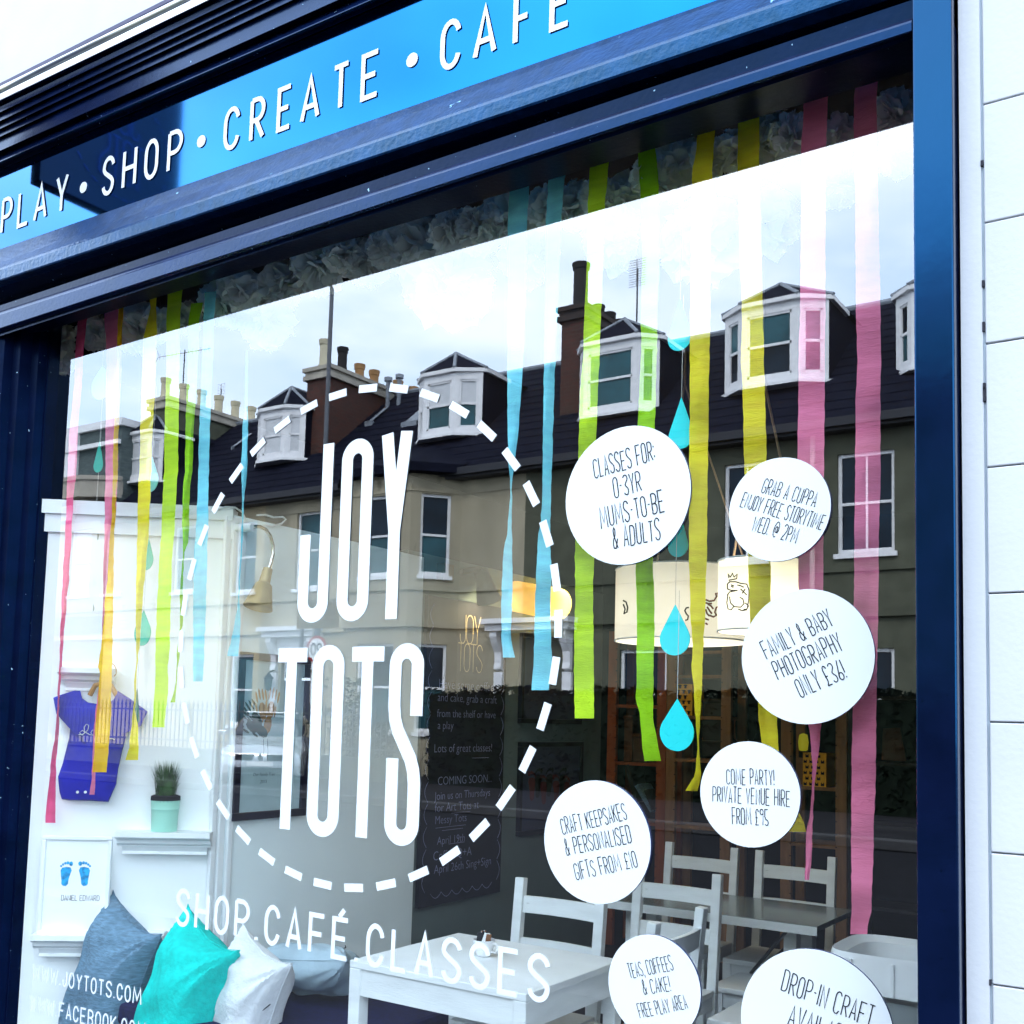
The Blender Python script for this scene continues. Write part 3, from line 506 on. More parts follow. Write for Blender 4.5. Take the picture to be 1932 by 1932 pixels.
streamer(seg(2, [(1588, 1672, 740), (1590, 1690, 870), (1600, 1700, 1030), (1610, 1702, 1400), (1602, 1692, 1700)]) + seg(5, [(1605, 1690, 20), (1592, 1682, 350), (1586, 1676, 470), (1578, 1668, 1000), (1575, 1668, 1160), (1582, 1676, 1500), (1580, 1670, 1780)]) + seg(8, [(1575, 1668, 180), (1600, 1670, 300), (1608, 1690, 420), (1622, 1710, 526)]), .08, 'green crepe', 'lime green streamer hanging below the classes disc with a kinked tail', GR)
streamer(seg(3, [(200, 288, 640), (185, 278, 750), (158, 266, 950), (152, 258, 1300), (148, 255, 1800)]) + seg(6, [(148, 252, 20), (147, 248, 300), (143, 243, 700), (143, 238, 1100), (148, 230, 1400), (162, 220, 1650), (170, 212, 1880)]) + seg(9, [(152, 212, 10), (168, 206, 200), (178, 198, 340), (186, 195, 420), (178, 200, 560), (165, 206, 610), (120, 186, 686)]), .05, 'yellow crepe', 'yellow streamer with a curled tail just left of the party disc', GR)
streamer(seg(3, [(405, 520, 570), (402, 518, 880), (410, 530, 1300), (425, 538, 1650), (420, 542, 1920)]) + seg(6, [(430, 548, 250), (436, 556, 600), (450, 570, 900), (458, 578, 1180), (465, 580, 1380), (490, 592, 1750)]) + seg(9, [(510, 608, 240), (530, 618, 460), (600, 690, 700), (640, 765, 905)]), .08, 'yellow crepe', 'yellow streamer passing behind the grab a cuppa disc', GR)
streamer(seg(3, [(770, 888, 470), (755, 882, 560), (743, 876, 790), (740, 872, 1100), (738, 872, 1600), (728, 868, 1920)]) + seg(6, [(728, 868, 250), (722, 865, 550), (724, 862, 850), (726, 860, 1180), (735, 860, 1500), (760, 860, 1800)]) + seg(9, [(778, 848, 300), (795, 840, 450), (800, 822, 560), (799, 811, 660), (785, 805, 830), (768, 800, 900), (765, 798, 1050), (759, 783, 1162)]), .06, 'pink crepe', 'pink streamer that twists to a thin tail beside the party disc', GR)
streamer(seg(3, [(1035, 1150, 400), (1024, 1145, 560), (1022, 1146, 700), (1030, 1156, 1150), (1035, 1165, 1650), (1042, 1168, 1920)]) + seg(6, [(1032, 1165, 350), (1030, 1165, 700), (1025, 1156, 1150), (1022, 1152, 1500), (1020, 1145, 1850)]) + seg(9, [(1016, 1142, 240), (1010, 1140, 600), (1008, 1128, 950), (1010, 1118, 1300), (1003, 1094, 1452)]), .07, 'pink crepe', 'wide long pink streamer nearest the right hand pillar', GR)
streamer(seg(21, [(960, 1080, 760), (935, 1040, 1000), (915, 1020, 1180), (902, 1000, 1385)]) + seg(16, [(385, 455, 20), (372, 425, 330), (360, 412, 600), (345, 395, 900), (332, 375, 1150), (322, 350, 1400), (318, 342, 1550), (308, 328, 1750), (304, 315, 1920)]) + seg(7, [(308, 320, 170), (298, 315, 350), (270, 300, 550), (243, 297, 857)]), .05, 'rose crepe', 'narrow rose streamer nearest the left pilaster', GL)
streamer(seg(21, [(1265, 1420, 720), (1258, 1420, 900), (1278, 1410, 1290)]) + seg(16, [(685, 785, 20), (680, 770, 400), (675, 745, 600), (668, 715, 850), (668, 700, 1050), (660, 680, 1250), (655, 670, 1450)]) + seg(7, [(495, 512, 500), (490, 510, 620), (478, 505, 706)]), .075, 'pink crepe', 'pink streamer hidden lower down by the mustard one', GL)
streamer(seg(21, [(1425, 1490, 700), (1410, 1465, 1250)]) + seg(16, [(745, 785, 20), (738, 768, 400), (720, 756, 600), (702, 750, 900), (680, 746, 1150), (660, 742, 1400), (640, 735, 1700), (618, 730, 1920)]) + seg(7, [(525, 600, 20), (515, 595, 250), (505, 582, 450), (494, 570, 586)]), .06, 'mustard crepe', 'mustard yellow streamer hanging in front of the blue bodysuit', GL)
streamer(seg(21, [(1800, 1885, 640), (1812, 1880, 800), (1770, 1885, 980), (1715, 1888, 1180)]) + seg(16, [(960, 1055, 20), (950, 1046, 200), (940, 1036, 500), (935, 1015, 800), (930, 985, 1100), (928, 965, 1400), (932, 944, 1600), (919, 930, 1850)]) + seg(7, [(718, 728, 100), (712, 722, 250), (704, 738, 340), (690, 742, 450), (670, 738, 521)]), .06, 'yellow crepe', 'yellow streamer with a thin middle between mustard and lime ones', GL)
streamer(seg(1, [(905, 985, 1500), (895, 970, 1600), (890, 962, 1770)]) + seg(16, [(1158, 1268, 20), (1145, 1255, 250), (1135, 1242, 500), (1110, 1215, 900), (1095, 1205, 1250), (1085, 1200, 1500), (1080, 1190, 1800), (1075, 1180, 1920)]) + seg(7, [(830, 898, 20), (820, 888, 250), (815, 880, 346)]), .055, 'lime crepe', 'broad lime streamer above the potted grass', GL)
streamer(seg(1, [(1020, 1085, 1620), (1005, 1065, 1740)]) + seg(16, [(1325, 1385, 20), (1305, 1360, 250), (1300, 1357, 500), (1305, 1350, 650), (1308, 1320, 730), (1303, 1313, 800), (1285, 1308, 1000), (1282, 1305, 1150), (1283, 1307, 1320), (1275, 1283, 1360), (1258, 1280, 1550), (1255, 1262, 1700), (1240, 1255, 1830), (1205, 1245, 1932)]), .07, 'green crepe', 'thin twisted green streamer between lime and blue ones', GL)
streamer(seg(1, [(1095, 1155, 1560), (1088, 1145, 1700)]) + seg(16, [(1432, 1516, 20), (1425, 1510, 250), (1415, 1510, 450), (1395, 1500, 800), (1388, 1490, 1200), (1390, 1475, 1550), (1388, 1470, 1700), (1390, 1464, 1764)]), .055, 'sky crepe', 'wide pale blue streamer in front of the white corner post', GL)
streamer(seg(4, [(1316, 1326, 50), (1310, 1325, 300), (1295, 1326, 500), (1290, 1322, 680), (1295, 1305, 870), (1291, 1299, 1000)]) + seg(16, [(1750, 1762, 1080), (1742, 1766, 1180), (1720, 1770, 1300), (1700, 1765, 1400), (1662, 1750, 1560)]), .07, 'sky crepe', 'thin blue streamer with a flared end by the gooseneck lamp', GL)

# ------------------------------------------------------------------ raindrop cut-outs
def drop(k, x0, x1, yt, yb, yd, m, label, string=.25, group='raindrop cut-outs on threads'):
    cx_ = (x0 + x1) / 2; P = []
    tip = at(px(k, cx_, yt), yd); bot = at(px(k, cx_, yb), yd); hw = abs(at(px(k, x1, yb * .7 + yt * .3), yd).x - at(px(k, x0, yb * .7 + yt * .3), yd).x) / 2
    H_ = tip.z - bot.z; r = min(hw, H_ * .42); cen = H_ - r
    t = thing('raindrop', label, 'paper raindrop', tip, group)
    pts = [(0, 0)]
    a0 = math.asin(min(.95, r / cen)); n = 22
    sx = hw / r
    for i in range(n + 1):
        a = a0 + (math.pi - 2 * a0) * 0 + (2 * math.pi - 0) * 0
        ang = (math.pi / 2 - (math.pi / 2 - a0)) + 0
        th_ = math.radians(0)
        f = -(math.pi / 2 - a0) * 0
        q = a0 + (2 * (math.pi - a0) - 2 * (math.pi / 2 - 0)) * 0
        phi = (a0) + (-math.pi - 2 * a0) * (i / n)      # from right tangent point clockwise under the bottom to the left one
        pts.append((math.cos(phi) * r * sx, -cen + math.sin(phi) * r))
    mb = MB(); mb.poly([tip + Vector((x, 0, z)) for x, z in reversed(pts)], (0, .003, 0)); mb.build('card', m, t)
    if string:
        mb = MB(); mb.tube([tip + Vector((0, .0015, -.01)), tip + Vector((.002, .0015, string))], .0009, 4); mb.build('string', 'thread', t)
drop(3, 32, 158, 1598, 1872, .07, 'aqua card', 'aqua paper raindrop, topmost of the right hand string', .35)
drop(6, 36, 168, 298, 575, .07, 'aqua card', 'aqua paper raindrop beside the top right rim of the classes disc', .30)
drop(6, 33, 140, 880, 1152, .07, 'aqua card', 'aqua paper raindrop half hidden behind the lower rim of the classes disc', .30)
drop(11, 243, 437, 530, 858, .05, 'aqua card', 'aqua paper raindrop in front of the squirrel lampshade', .30)
drop(11, 243, 462, 1135, 1472, .03, 'aqua card', 'bright aqua paper raindrop, lowest of the right hand string', .30)
drop(6, 685, 790, 580, 800, .16, 'pale aqua card', 'pale raindrop peeping over the top of the grab a cuppa disc', .5)
drop(4, 496, 596, 133, 310, .10, 'pale aqua card', 'pale raindrop near the top left corner of the window', .25)
drop(4, 508, 556, 535, 700, .16, 'teal card', 'teal raindrop against the grey dormer reflection', .3)
drop(16, 577, 641, 378, 650, .18, 'grey card', 'grey green raindrop, upper of the two on the white panel', .4)
drop(16, 541, 603, 962, 1230, .18, 'grey card', 'grey green raindrop, lower of the two on the white panel', .4)
drop(16, 1000, 1116, -40, 240, .14, 'pale aqua card', 'pale aqua raindrop half behind the yellow streamer at the top', .3)
drop(16, 975, 1076, 590, 868, .14, 'teal card', 'teal raindrop half behind the yellow streamer, middle one', .3)
drop(16, 925, 1056, 1192, 1477, .14, 'teal card', 'teal raindrop half behind the yellow streamer, lowest one', .3)
drop(7, 713, 752, 138, 332, .13, 'dark green card', 'dark green raindrop in front of the bodysuit sleeve', .35)

# ------------------------------------------------------------------ tissue pom-poms along the window head
def pom_mesh(seed):
    rr = random.Random(seed); mb = MB()
    for k in range(64):
        z = rr.uniform(-1, 1); a = rr.uniform(0, 6.283); s = math.sqrt(1 - z * z); d = Vector((s * math.cos(a), s * math.sin(a), z))
        t = d.cross(Vector((rr.uniform(-1, 1), rr.uniform(-1, 1), rr.uniform(-1, 1)))).normalized(); b = d.cross(t)
        r0 = rr.uniform(.05, .3); r1 = rr.uniform(.66, 1.0); w = rr.uniform(.34, .58); cu = rr.uniform(-.35, .35); fz = rr.uniform(0, 6)
        def fn(u, v):
            sp = (u - .5) * 2; rad = r0 + (r1 - r0) * v * (1 - .16 * abs(sp) ** 2.5 * v); wid = w * (.35 + .95 * math.sin(min(1, v * .86 + .08) * 2.0))
            return d * rad + t * (sp * wid) + b * (cu * v * v + .16 * (sp * sp - .3) * v + .05 * v * math.sin(sp * 7 + fz)) + d * (.045 * v * math.sin(sp * 13 + fz))
        mb.grid(fn, 8, 4)
    mb.smooth = True; return mb
PM = []
def pompom(x, y, r, yd, label, i):
    c = at((x, y), yd); rad = r * (c - CAM).dot(_v) / F
    t = thing('tissue_pompom', label, 'pom-pom', c, 'white tissue pom-poms along the window head')
    if len(PM) < 4:
        o = pom_mesh(i).build('tissue_ball', 'tissue', t, local=True); PM.append(o.data)
    else:
        o = bpy.data.objects.new('tissue_ball', PM[i % 4]); COL.objects.link(o); o.parent = t
    o.scale = (rad, rad * .95, rad * .95); o.rotation_euler = (i * 1.3, i * .7, i * 2.1)
    mb = MB(); mb.tube([c, Vector((c.x, c.y, 3.34))], .0009, 4); mb.build('string', 'thread', t)
PL = [(112, 640, 34, .22, 'small tissue pom-pom in the far left top corner'), (115, 678, 30, .2, 'low hanging tissue pom-pom at the left edge of the window'), (182, 625, 38, .25, 'tissue pom-pom between the rose and pink streamers'), (262, 622, 52, .22, 'tissue pom-pom behind the left yellow streamer'),
      (352, 600, 34, .3, 'tissue pom-pom behind the broad lime streamer'), (425, 570, 52, .22, 'tissue pom-pom just right of the left blue streamer'), (500, 600, 62, .35, 'large low tissue pom-pom below the head left of the lamp post reflection'), (535, 535, 48, .25, 'tissue pom-pom above the reflected lamp post, left side'),
      (600, 498, 62, .22, 'tissue pom-pom above the reflected lamp post, right side'), (690, 490, 60, .25, 'tissue pom-pom in the middle left of the head'), (845, 530, 92, .30, 'biggest low tissue pom-pom in the middle of the window'), (785, 462, 66, .2, 'bright tissue pom-pom on the light edge mid window'),
      (1000, 480, 62, .35, 'low tissue pom-pom behind the left blue streamer'), (962, 408, 58, .2, 'domed dark tissue pom-pom behind the blue streamers'), (1085, 388, 48, .2, 'tissue pom-pom between the second blue and first lime streamers'), (1180, 380, 52, .22, 'tissue pom-pom between the two lime streamers'),
      (1150, 460, 58, .3, 'low tissue pom-pom above the reflected aerial'), (1275, 315, 66, .22, 'tissue pom-pom behind the right lime streamer top'), (1330, 455, 88, .3, 'very large low tissue pom-pom between lime and yellow'), (1435, 268, 68, .22, 'tissue pom-pom between the two right yellow streamers'),
      (1445, 420, 70, .36, 'low tissue pom-pom behind the right yellow streamer'), (1580, 262, 46, .22, 'tissue pom-pom between the two right pink streamers'), (1585, 345, 52, .32, 'low tissue pom-pom between the two right pink streamers'), (1690, 215, 48, .2, 'tissue pom-pom in the top right corner by the pillar'), (1700, 290, 48, .28, 'low tissue pom-pom by the pillar in the right corner')]
PL += [(300, 612, 36, .18, 'tissue pom-pom between yellow and lime streamers at the left head'), (455, 548, 46, .16, 'tissue pom-pom under the head, left of the reflected post'), (650, 478, 44, .16, 'small tissue pom-pom right of the reflected post top'), (735, 470, 46, .17, 'tissue pom-pom left of the bright one mid window'),
       (850, 440, 46, .15, 'tissue pom-pom right of the bright one mid window'), (905, 432, 50, .17, 'tissue pom-pom just left of the blue pair'), (1030, 395, 44, .15, 'tissue pom-pom squeezed between the blue pair'), (1130, 372, 40, .15, 'tissue pom-pom beside the left lime streamer'), (1232, 335, 46, .15, 'tissue pom-pom right beside the kinked lime streamer'),
       (1340, 300, 42, .15, 'tissue pom-pom right beside the first right yellow streamer'), (1390, 285, 44, .16, 'tissue pom-pom left beside the second right yellow streamer'), (1495, 258, 46, .15, 'tissue pom-pom left beside the first right pink streamer')]
for i, (x, y, r, yd, lb) in enumerate(PL): pompom(x, y, r, yd, lb, i)

# ------------------------------------------------------------------ the room
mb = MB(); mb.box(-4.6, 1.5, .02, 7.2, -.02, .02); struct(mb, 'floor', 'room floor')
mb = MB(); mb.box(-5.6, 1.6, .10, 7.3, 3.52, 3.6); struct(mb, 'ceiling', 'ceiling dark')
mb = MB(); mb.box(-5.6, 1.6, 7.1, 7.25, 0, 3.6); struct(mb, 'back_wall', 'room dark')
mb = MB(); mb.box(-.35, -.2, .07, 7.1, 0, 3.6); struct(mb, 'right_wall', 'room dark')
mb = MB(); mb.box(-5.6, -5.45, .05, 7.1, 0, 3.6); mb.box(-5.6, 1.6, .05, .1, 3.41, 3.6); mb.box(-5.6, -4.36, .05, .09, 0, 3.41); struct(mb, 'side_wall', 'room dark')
SA, SB = Vector((-4.325, .028, 0)), Vector((-3.685, .548, 0)); sd = (SB - SA).normalized(); sn = Vector((sd.y, -sd.x, 0))
XW2, XW3 = -3.685, -3.80
mb = MB()
mb.poly([SA, SB, SB - sn * .08, SA - sn * .08 + Vector((-.02, .06, 0))], (0, 0, 2.47)); struct(mb, 'display_wall', 'shop wall white')
mb = MB()
for z0, z1, d in ((2.44, 2.50, .03), (2.36, 2.44, .016)):
    mb.poly([SA + sn * d + Vector((0, 0, z0)), SB + sn * d + Vector((.0, 0, z0)) , SB - sn * .1 + Vector((0, 0, z0)), SA - sn * .05 + Vector((0, .03, z0))], (0, 0, z1 - z0))
struct(mb, 'wall_moulding', 'white trim')
ye = atx(px(5, 440, 1240), XW2).y
mb = MB(); mb.box(XW2 - .1, XW2, .555, ye, 0, 2.47); struct(mb, 'display_wall', 'shop wall grey')
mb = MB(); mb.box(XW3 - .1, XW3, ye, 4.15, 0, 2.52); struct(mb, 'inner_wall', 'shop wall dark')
mb = MB()
for x, y, w in ((-3.675, .56, .035), (-3.665, .60, .03), (-3.68, .52, .03)): mb.box(x - .02, x, y - w / 2, y + w / 2, .02, 2.46)
struct(mb, 'corner_post', 'white trim', bevel=.005)

def sp(k, a, b, off=0): return onplane(px(k, a, b), SA + sn * off, sn)
def shelf(k, a, b, c, d, dep, label):         # moulded picture ledge on the splayed wall between two measured top-front ends
    p0, p1 = sp(k, a, b, dep), sp(k, c, d, dep); z = (p0.z + p1.z) / 2; t = thing('picture_ledge', label, 'shelf', (p0 + p1) / 2 - sn * dep)
    u0, u1 = (p0 - SA).dot(sd), (p1 - SA).dot(sd); zt_ = z + .002
    pr_ = [(0, 0), (dep, 0), (dep, -.022), (dep - .012, -.03), (dep - .03, -.034), (dep - .034, -.05), (dep - .05, -.06), (dep - .052, -.066), (0, -.066)]
    mb = MB(); mb.poly([SA + sd * u0 + sn * y + Vector((0, 0, zt_ + zz)) for y, zz in pr_], sd * (u1 - u0)); mb.build('ledge', 'white trim', t)
    mb = MB(); mb.poly([SA + sd * (u0 + .02) + sn * y + Vector((0, 0, zt_ - .066 + zz)) for y, zz in [(0, 0), (dep - .055, 0), (dep - .068, -.02), (dep - .06, -.032), (0, -.032)]], sd * (u1 - u0 - .04)); mb.build('moulding', 'white trim', t)
    return t, zt_, u0, u1
shelf(7, 306, 28, 600, 30, .07, 'small white ledge above the blue bodysuit')
s2, zs2, ua, ub = shelf(7, 612, 918, 1122, 905, .11, 'white picture ledge carrying the potted grass')
s3, zs3, uc, ud = shelf(17, 288, 1092, 1560, 1085, .11, 'white picture ledge carrying the two framed prints')
# framed prints on the lower ledge
def frame_on(plane_o, ex, nrm, x0, x1, z0, z1, wd, dp, fm, pm, label, group=None, cat='picture'):
    o = plane_o + ex * ((x0 + x1) / 2) + EZ * z0; t = thing('framed_print', label, cat, o, group)
    def P(a, b, c): return plane_o + ex * a + nrm * c + EZ * b
    mb = MB()
    for a0, a1, b0, b1 in ((x0, x1, z0, z0 + wd), (x0, x1, z1 - wd, z1), (x0, x0 + wd, z0 + wd, z1 - wd), (x1 - wd, x1, z0 + wd, z1 - wd)):
        mb.poly([P(a0, b0, 0), P(a1, b0, 0), P(a1, b1, 0), P(a0, b1, 0)], nrm * dp)
    mb.build('frame', fm, t, bevel=.003)
    mb = MB(); mb.poly([P(x0 + wd * .8, z0 + wd * .8, .002), P(x1 - wd * .8, z0 + wd * .8, .002), P(x1 - wd * .8, z1 - wd * .8, .002), P(x0 + wd * .8, z1 - wd * .8, .002)], nrm * (dp * .45)); pp = mb.build('print', pm, t)
    return t, pp, (lambda a, b: P(a, b, dp * .45 + .003))
def foot(mb, O, ex, ez, c, s, flip=1, mi=0, k=0):
    out = [(-.13, -.5), (.02, -.52), (.12, -.42), (.14, -.2), (.2, .05), (.27, .25), (.2, .4), (0, .42), (-.2, .38), (-.27, .25), (-.24, 0), (-.2, -.25), (-.2, -.42)]
    toes = [(.22, .58, .10), (.06, .62, .07), (-.06, .6, .06), (-.17, .54, .055), (-.26, .46, .05)]
    for pts in [out] + [[(tx + r * math.cos(i * .785), ty + r * 1.15 * math.sin(i * .785)) for i in range(8)] for tx, ty, r in toes]:
        vs = [O(c[0] + flip * a * s, c[1] + b * s) for a, b in pts]; mb.add(vs, [tuple(range(len(vs)))], mi)
fo = SA + sn * .055
fx0, fx1 = (sp(17, 340, 1040, .06) - SA).dot(sd), (sp(17, 1040, 860, .06) - SA).dot(sd) + .004
fz1 = sp(17, 760, 122, .06).z
t, pp, O = frame_on(fo - EZ * 0, sd, sn, fx0 + .01, fx1, zs3, fz1, .016, .022, 'white trim', 'paper', 'white framed print of blue baby footprints behind the grey cushion')
q = [(sp(17, a, b, .06) - SA) for a, b in ((640, 500), (815, 500))]
mb = MB(); s_ = (sp(17, 640, 390, .06).z - sp(17, 640, 615, .06).z) / 1.15
foot(mb, O, sd, EZ, (q[0].dot(sd), q[0].z), s_, 1); foot(mb, O, sd, EZ, (q[1].dot(sd), q[1].z), s_, -1); mb.build('footprint', 'blue ink', pp)
mb = MB(); c_ = sp(17, 595, 740, .06) - SA; c2_ = sp(17, 960, 745, .06) - SA
letters(mb, 'DANIEL EDWARD', O(c_.dot(sd), c_.z), O(c2_.dot(sd), c_.z), .022, .0018, sn, 1.6, .35); mb.build('lettering', 'ink', pp)
ex0, ex1 = (sp(17, 1050, 1075, .05) - SA).dot(sd), (sp(17, 1600, 1075, .05) - SA).dot(sd)
mb = MB(); mb.poly([SA + sd * ex0 + sn * .04 + EZ * (zs3 - .001), SA + sd * ex1 + sn * .04 + EZ * (zs3 - .001), SA + sd * ex1 + sn * .04 + EZ * (zs3 + .012), SA + sd * ex0 + sn * .04 + EZ * (zs3 + .012)], sn * .05)
single(mb, 'ledge_lip', 'white trim', 'thin white lip strip lying on the lower picture ledge', 'trim', SA + sd * ex0 + sn * .04 + EZ * zs3)
# pot of grass
pc = SA + sd * ((sp(7, 878, 880, .055) - SA).dot(sd)) + sn * .055; pc.z = zs2
pr_ = abs((sp(7, 955, 740, .055) - sp(7, 797, 740, .055)).dot(sd)) / 2; ph_ = sp(7, 878, 712, .055).z - zs2
t = thing('potted_plant', 'tuft of dark green grass in a mint metal pot on the ledge', 'plant', pc)
mb = MB(); mb.lathe([(0, .001), (pr_ * .86, .001), (pr_ * .90, ph_ * .5), (pr_ * .93, ph_ * .62), (pr_ * .96, ph_ * .64), (pr_ * .94, ph_ * .66), (pr_ * .98, ph_ * .86), (pr_ * 1.0, ph_ * .88), (pr_ * .93, ph_ * .87), (pr_ * .9, ph_ * .7)], pc, 28); mb.build('pot', 'pot green', t)
mb = MB(); mb.lathe([(0, ph_ * .8), (pr_ * .94, ph_ * .8), (pr_ * 1.0, ph_ * .89), (pr_ * .99, ph_ * 1.0), (pr_ * .8, ph_ * 1.03), (0, ph_ * 1.0)], pc, 24); mb.build('soil', 'soil', t)
gh = sp(7, 878, 520, .055).z - zs2 - ph_; rr = random.Random(3); mb = MB()
for k in range(330):
    a = rr.uniform(0, 6.283); r0 = pr_ * .7 * math.sqrt(rr.random()); ln = gh * rr.uniform(.65, 1.05); out = (r0 / pr_) * rr.uniform(.3, 1.0) * pr_ * 1.1
    d = Vector((math.cos(a), math.sin(a), 0)); sdv = Vector((-d.y, d.x, 0)) * .0016
    if k < 4: out = pr_ * 1.6; ln = gh * .55
    p = [pc + d * r0 + EZ * ph_, pc + d * (r0 + out * .3) + EZ * (ph_ + ln * .55), pc + d * (r0 + out) + EZ * (ph_ + ln)]
    mb.add([p[0] - sdv, p[0] + sdv, p[1] + sdv * .8, p[1] - sdv * .8, p[2]], [(0, 1, 2, 3), (3, 2, 4)])
b_ = mb.build('grass_tuft', 'grass blade', t); b_['kind'] = 'stuff'
# bodysuit on a hanger
def onsuit(k, a, b, off): return sp(k, a, b, off)
OUT = [(285, 187), (330, 170), (400, 148), (430, 150), (440, 190), (470, 212), (530, 222), (590, 210), (620, 185), (630, 150), (700, 195), (790, 262), (755, 338), (690, 345), (680, 380), (655, 470), (632, 570), (622, 650), (580, 745), (480, 738), (370, 735), (330, 730), (318, 690), (310, 610), (335, 540), (370, 400), (380, 300), (300, 272)]
cen = sp(7, 480, 450, .05)
t = thing('baby_bodysuit', 'royal blue baby bodysuit on a wooden hanger on the white wall', 'baby clothes', cen)
mb = MB(); rim = [sp(7, a, b, .022) for a, b in OUT]
def inner(f, off): 
    m_ = (480, 470); return [sp(7, m_[0] + (a - m_[0]) * f, m_[1] + (b - m_[1]) * f, off) for a, b in OUT]
rings = [rim, inner(.97, .042), inner(.86, .052), inner(.5, .058)]; n = len(OUT)
for rg in rings: mb.v += [tuple(p) for p in rg]
for j in range(3): mb.f += [(j * n + i, j * n + (i + 1) % n, (j + 1) * n + (i + 1) % n, (j + 1) * n + i) for i in range(n)]; mb.m += [0] * n
mb.v.append(tuple(sp(7, 480, 470, .058))); ci = len(mb.v) - 1
mb.f += [(3 * n + i, 3 * n + (i + 1) % n, ci) for i in range(n)]; mb.m += [0] * n
mb.smooth = True; body = mb.build('garment', 'royal cloth', t, smooth=True)
pass
mb = MB()
for rad, hp in (((0), [(420, 385), (445, 382), (470, 360), (475, 335), (462, 328), (450, 345), (452, 375), (440, 388), (425, 375), (440, 362), (480, 385), (505, 388)]), (0, [(495, 360), (485, 375), (497, 388), (515, 378), (510, 360), (498, 360), (530, 375)]), (0, [(560, 410), (600, 405), (612, 412)])):
    mb.tube([sp(7, a, b, .063) for a, b in hp], .0016, 5)
mb.build('script_print', 'white vinyl', body)
mb = MB()
for a, b in ((415, 692), (457, 692), (500, 690)):
    c = sp(7, a, b, .06); mb.lathe([(0, .0), (.006, 0), (.006, .003), (.003, .003), (.003, .001), (0, .001)], (0, 0, 0), 12)
    k0 = len(mb.v) - 72; mb.v[k0:] = [tuple(c + sd * p[0] + EZ * p[1] + sn * p[2]) for p in mb.v[k0:]]
mb.build('snap', 'china', t)
mb = MB(); mb.tube([sp(7, a, b, .035) for a, b in ((480, 175), (510, 120), (545, 112), (590, 118), (632, 188))], .011, 8); mb.tube([sp(7, a, b, .035) for a, b in ((560, 115), (575, 90), (600, 85), (621, 60), (622, 35), (612, 15), (600, 5))], .0022, 6); mb.build('hanger', 'hanger wood', t)
# cushions
def cushion(loc, w, h_, d, rot, m, label, pr=None):
    t = thing('cushion', label, 'cushion', loc); rr = random.Random(int(abs(loc[0]) * 100)); Rm = rot.to_matrix()
    def side(sg):
        def fn(u, v):
            a, b = u * 2 - 1, v * 2 - 1; e = (1 - a ** 4) * (1 - b ** 4)
            pin = 1 - .17 * (1 - abs(a) ** 2.2) * abs(b) ** 2; pin2 = 1 - .17 * (1 - abs(b) ** 2.2) * abs(a) ** 2
            rc = math.hypot(abs(a) - 1, abs(b) - 1); fold = .13 * math.exp(-(rc / .75) ** 2) * math.sin(14 * math.atan2(1.02 - abs(b), 1.02 - abs(a)) + w * 40)
            th_ = d / 2 * (max(0, e) ** .6) * (1 + .06 * math.sin(a * 5 + b * 3) + .05 * math.sin(b * 9 - a * 4) + fold)
            return Rm @ Vector((a * w / 2 * pin2, sg * th_, b * h_ / 2 * pin))
        return fn
    mb = MB(); mb.grid(side(-1), 40, 40); mb.grid(lambda u, v: side(1)(1 - u, v), 40, 40); mb.smooth = True
    o = mb.build('cover', m, t, local=True, smooth=True)
    mb = MB(); mb.tube([Rm @ Vector((a * w / 2 * .998, .002, b * h_ / 2 * .998)) for a, b in [(-1 + .17 * (1 - abs(q) ** 2.2), q) for q in (-1, -.6, 0, .6, 1)] + [(q, 1 - .17 * (1 - abs(q) ** 2.2)) for q in (-.6, 0, .6, 1)] + [(1 - .17 * (1 - abs(q) ** 2.2), q) for q in (.6, 0, -.6, -1)] + [(q, -1 + .17 * (1 - abs(q) ** 2.2)) for q in (.6, 0, -.6, -1)]], .0025, 5); mb.build('seam', m, t, local=True)
    return t, o, Rm
from mathutils import Euler
bz = .44
mb = MB(); mb.poly([(-3.72, .14, 0), (-2.66, .06, 0), (-2.66, .88, 0), (-3.66, .88, 0), (-3.66, .57, 0), (-3.88, .38, 0)], (0, 0, bz - .10)); bench = thing('bench_seat', 'navy upholstered window bench under the cushions', 'bench', (-3.3, .4, 0)); mb.build('base', 'shop wall white', bench)
mb = MB(); mb.poly([(-4.27, .06, .02), (-3.75, .05, .02), (-3.72, .13, .02), (-3.90, .37, .02)], (0, 0, .17)); mb.build('plinth', 'shop wall white', bench)
mb = MB(); mb.poly([(-3.74, .12, bz - .10), (-2.64, .04, bz - .10), (-2.64, .9, bz - .10), (-3.66, .9, bz - .10), (-3.66, .57, bz - .10), (-3.90, .38, bz - .10)], (0, 0, .09)); mb.build('seat_pad', 'navy cloth', bench, bevel=.02)
cpos = [at(px(7, 590, 1760), .20), at(px(7, 1000, 1840), .20), at(px(18, 640, 1400), .27), at(px(18, 1290, 1020), .62)]
cushion(cpos[0], .45, .70, .24, Euler((R(-8), R(15), R(-10))), 'grey cloth', 'slate grey linen cushion standing on its corner at the window')
cushion(cpos[1], .43, .66, .27, Euler((R(-8), R(15), R(-12))), 'teal cloth', 'bright turquoise cushion between the grey and the white one')
ct, co, Rm = cushion(cpos[2], .34, .54, .22, Euler((R(-4), R(17), R(-8))), 'white cloth', 'white cushion with a thin black drawn line')
mb = MB(); mb.tube([Rm @ Vector((a, -.078 + b, c)) for a, b, c in ((.10, .025, -.14), (.09, .004, -.06), (.11, .012, .02), (.15, .05, .10))], .002, 5); mb.build('drawn_line', 'ink', ct, local=True)
cushion(cpos[3], .46, .32, .17, Euler((R(64), R(-4), R(14))), 'silver cloth', 'crumpled silver grey cushion lying on the bench against the wall')
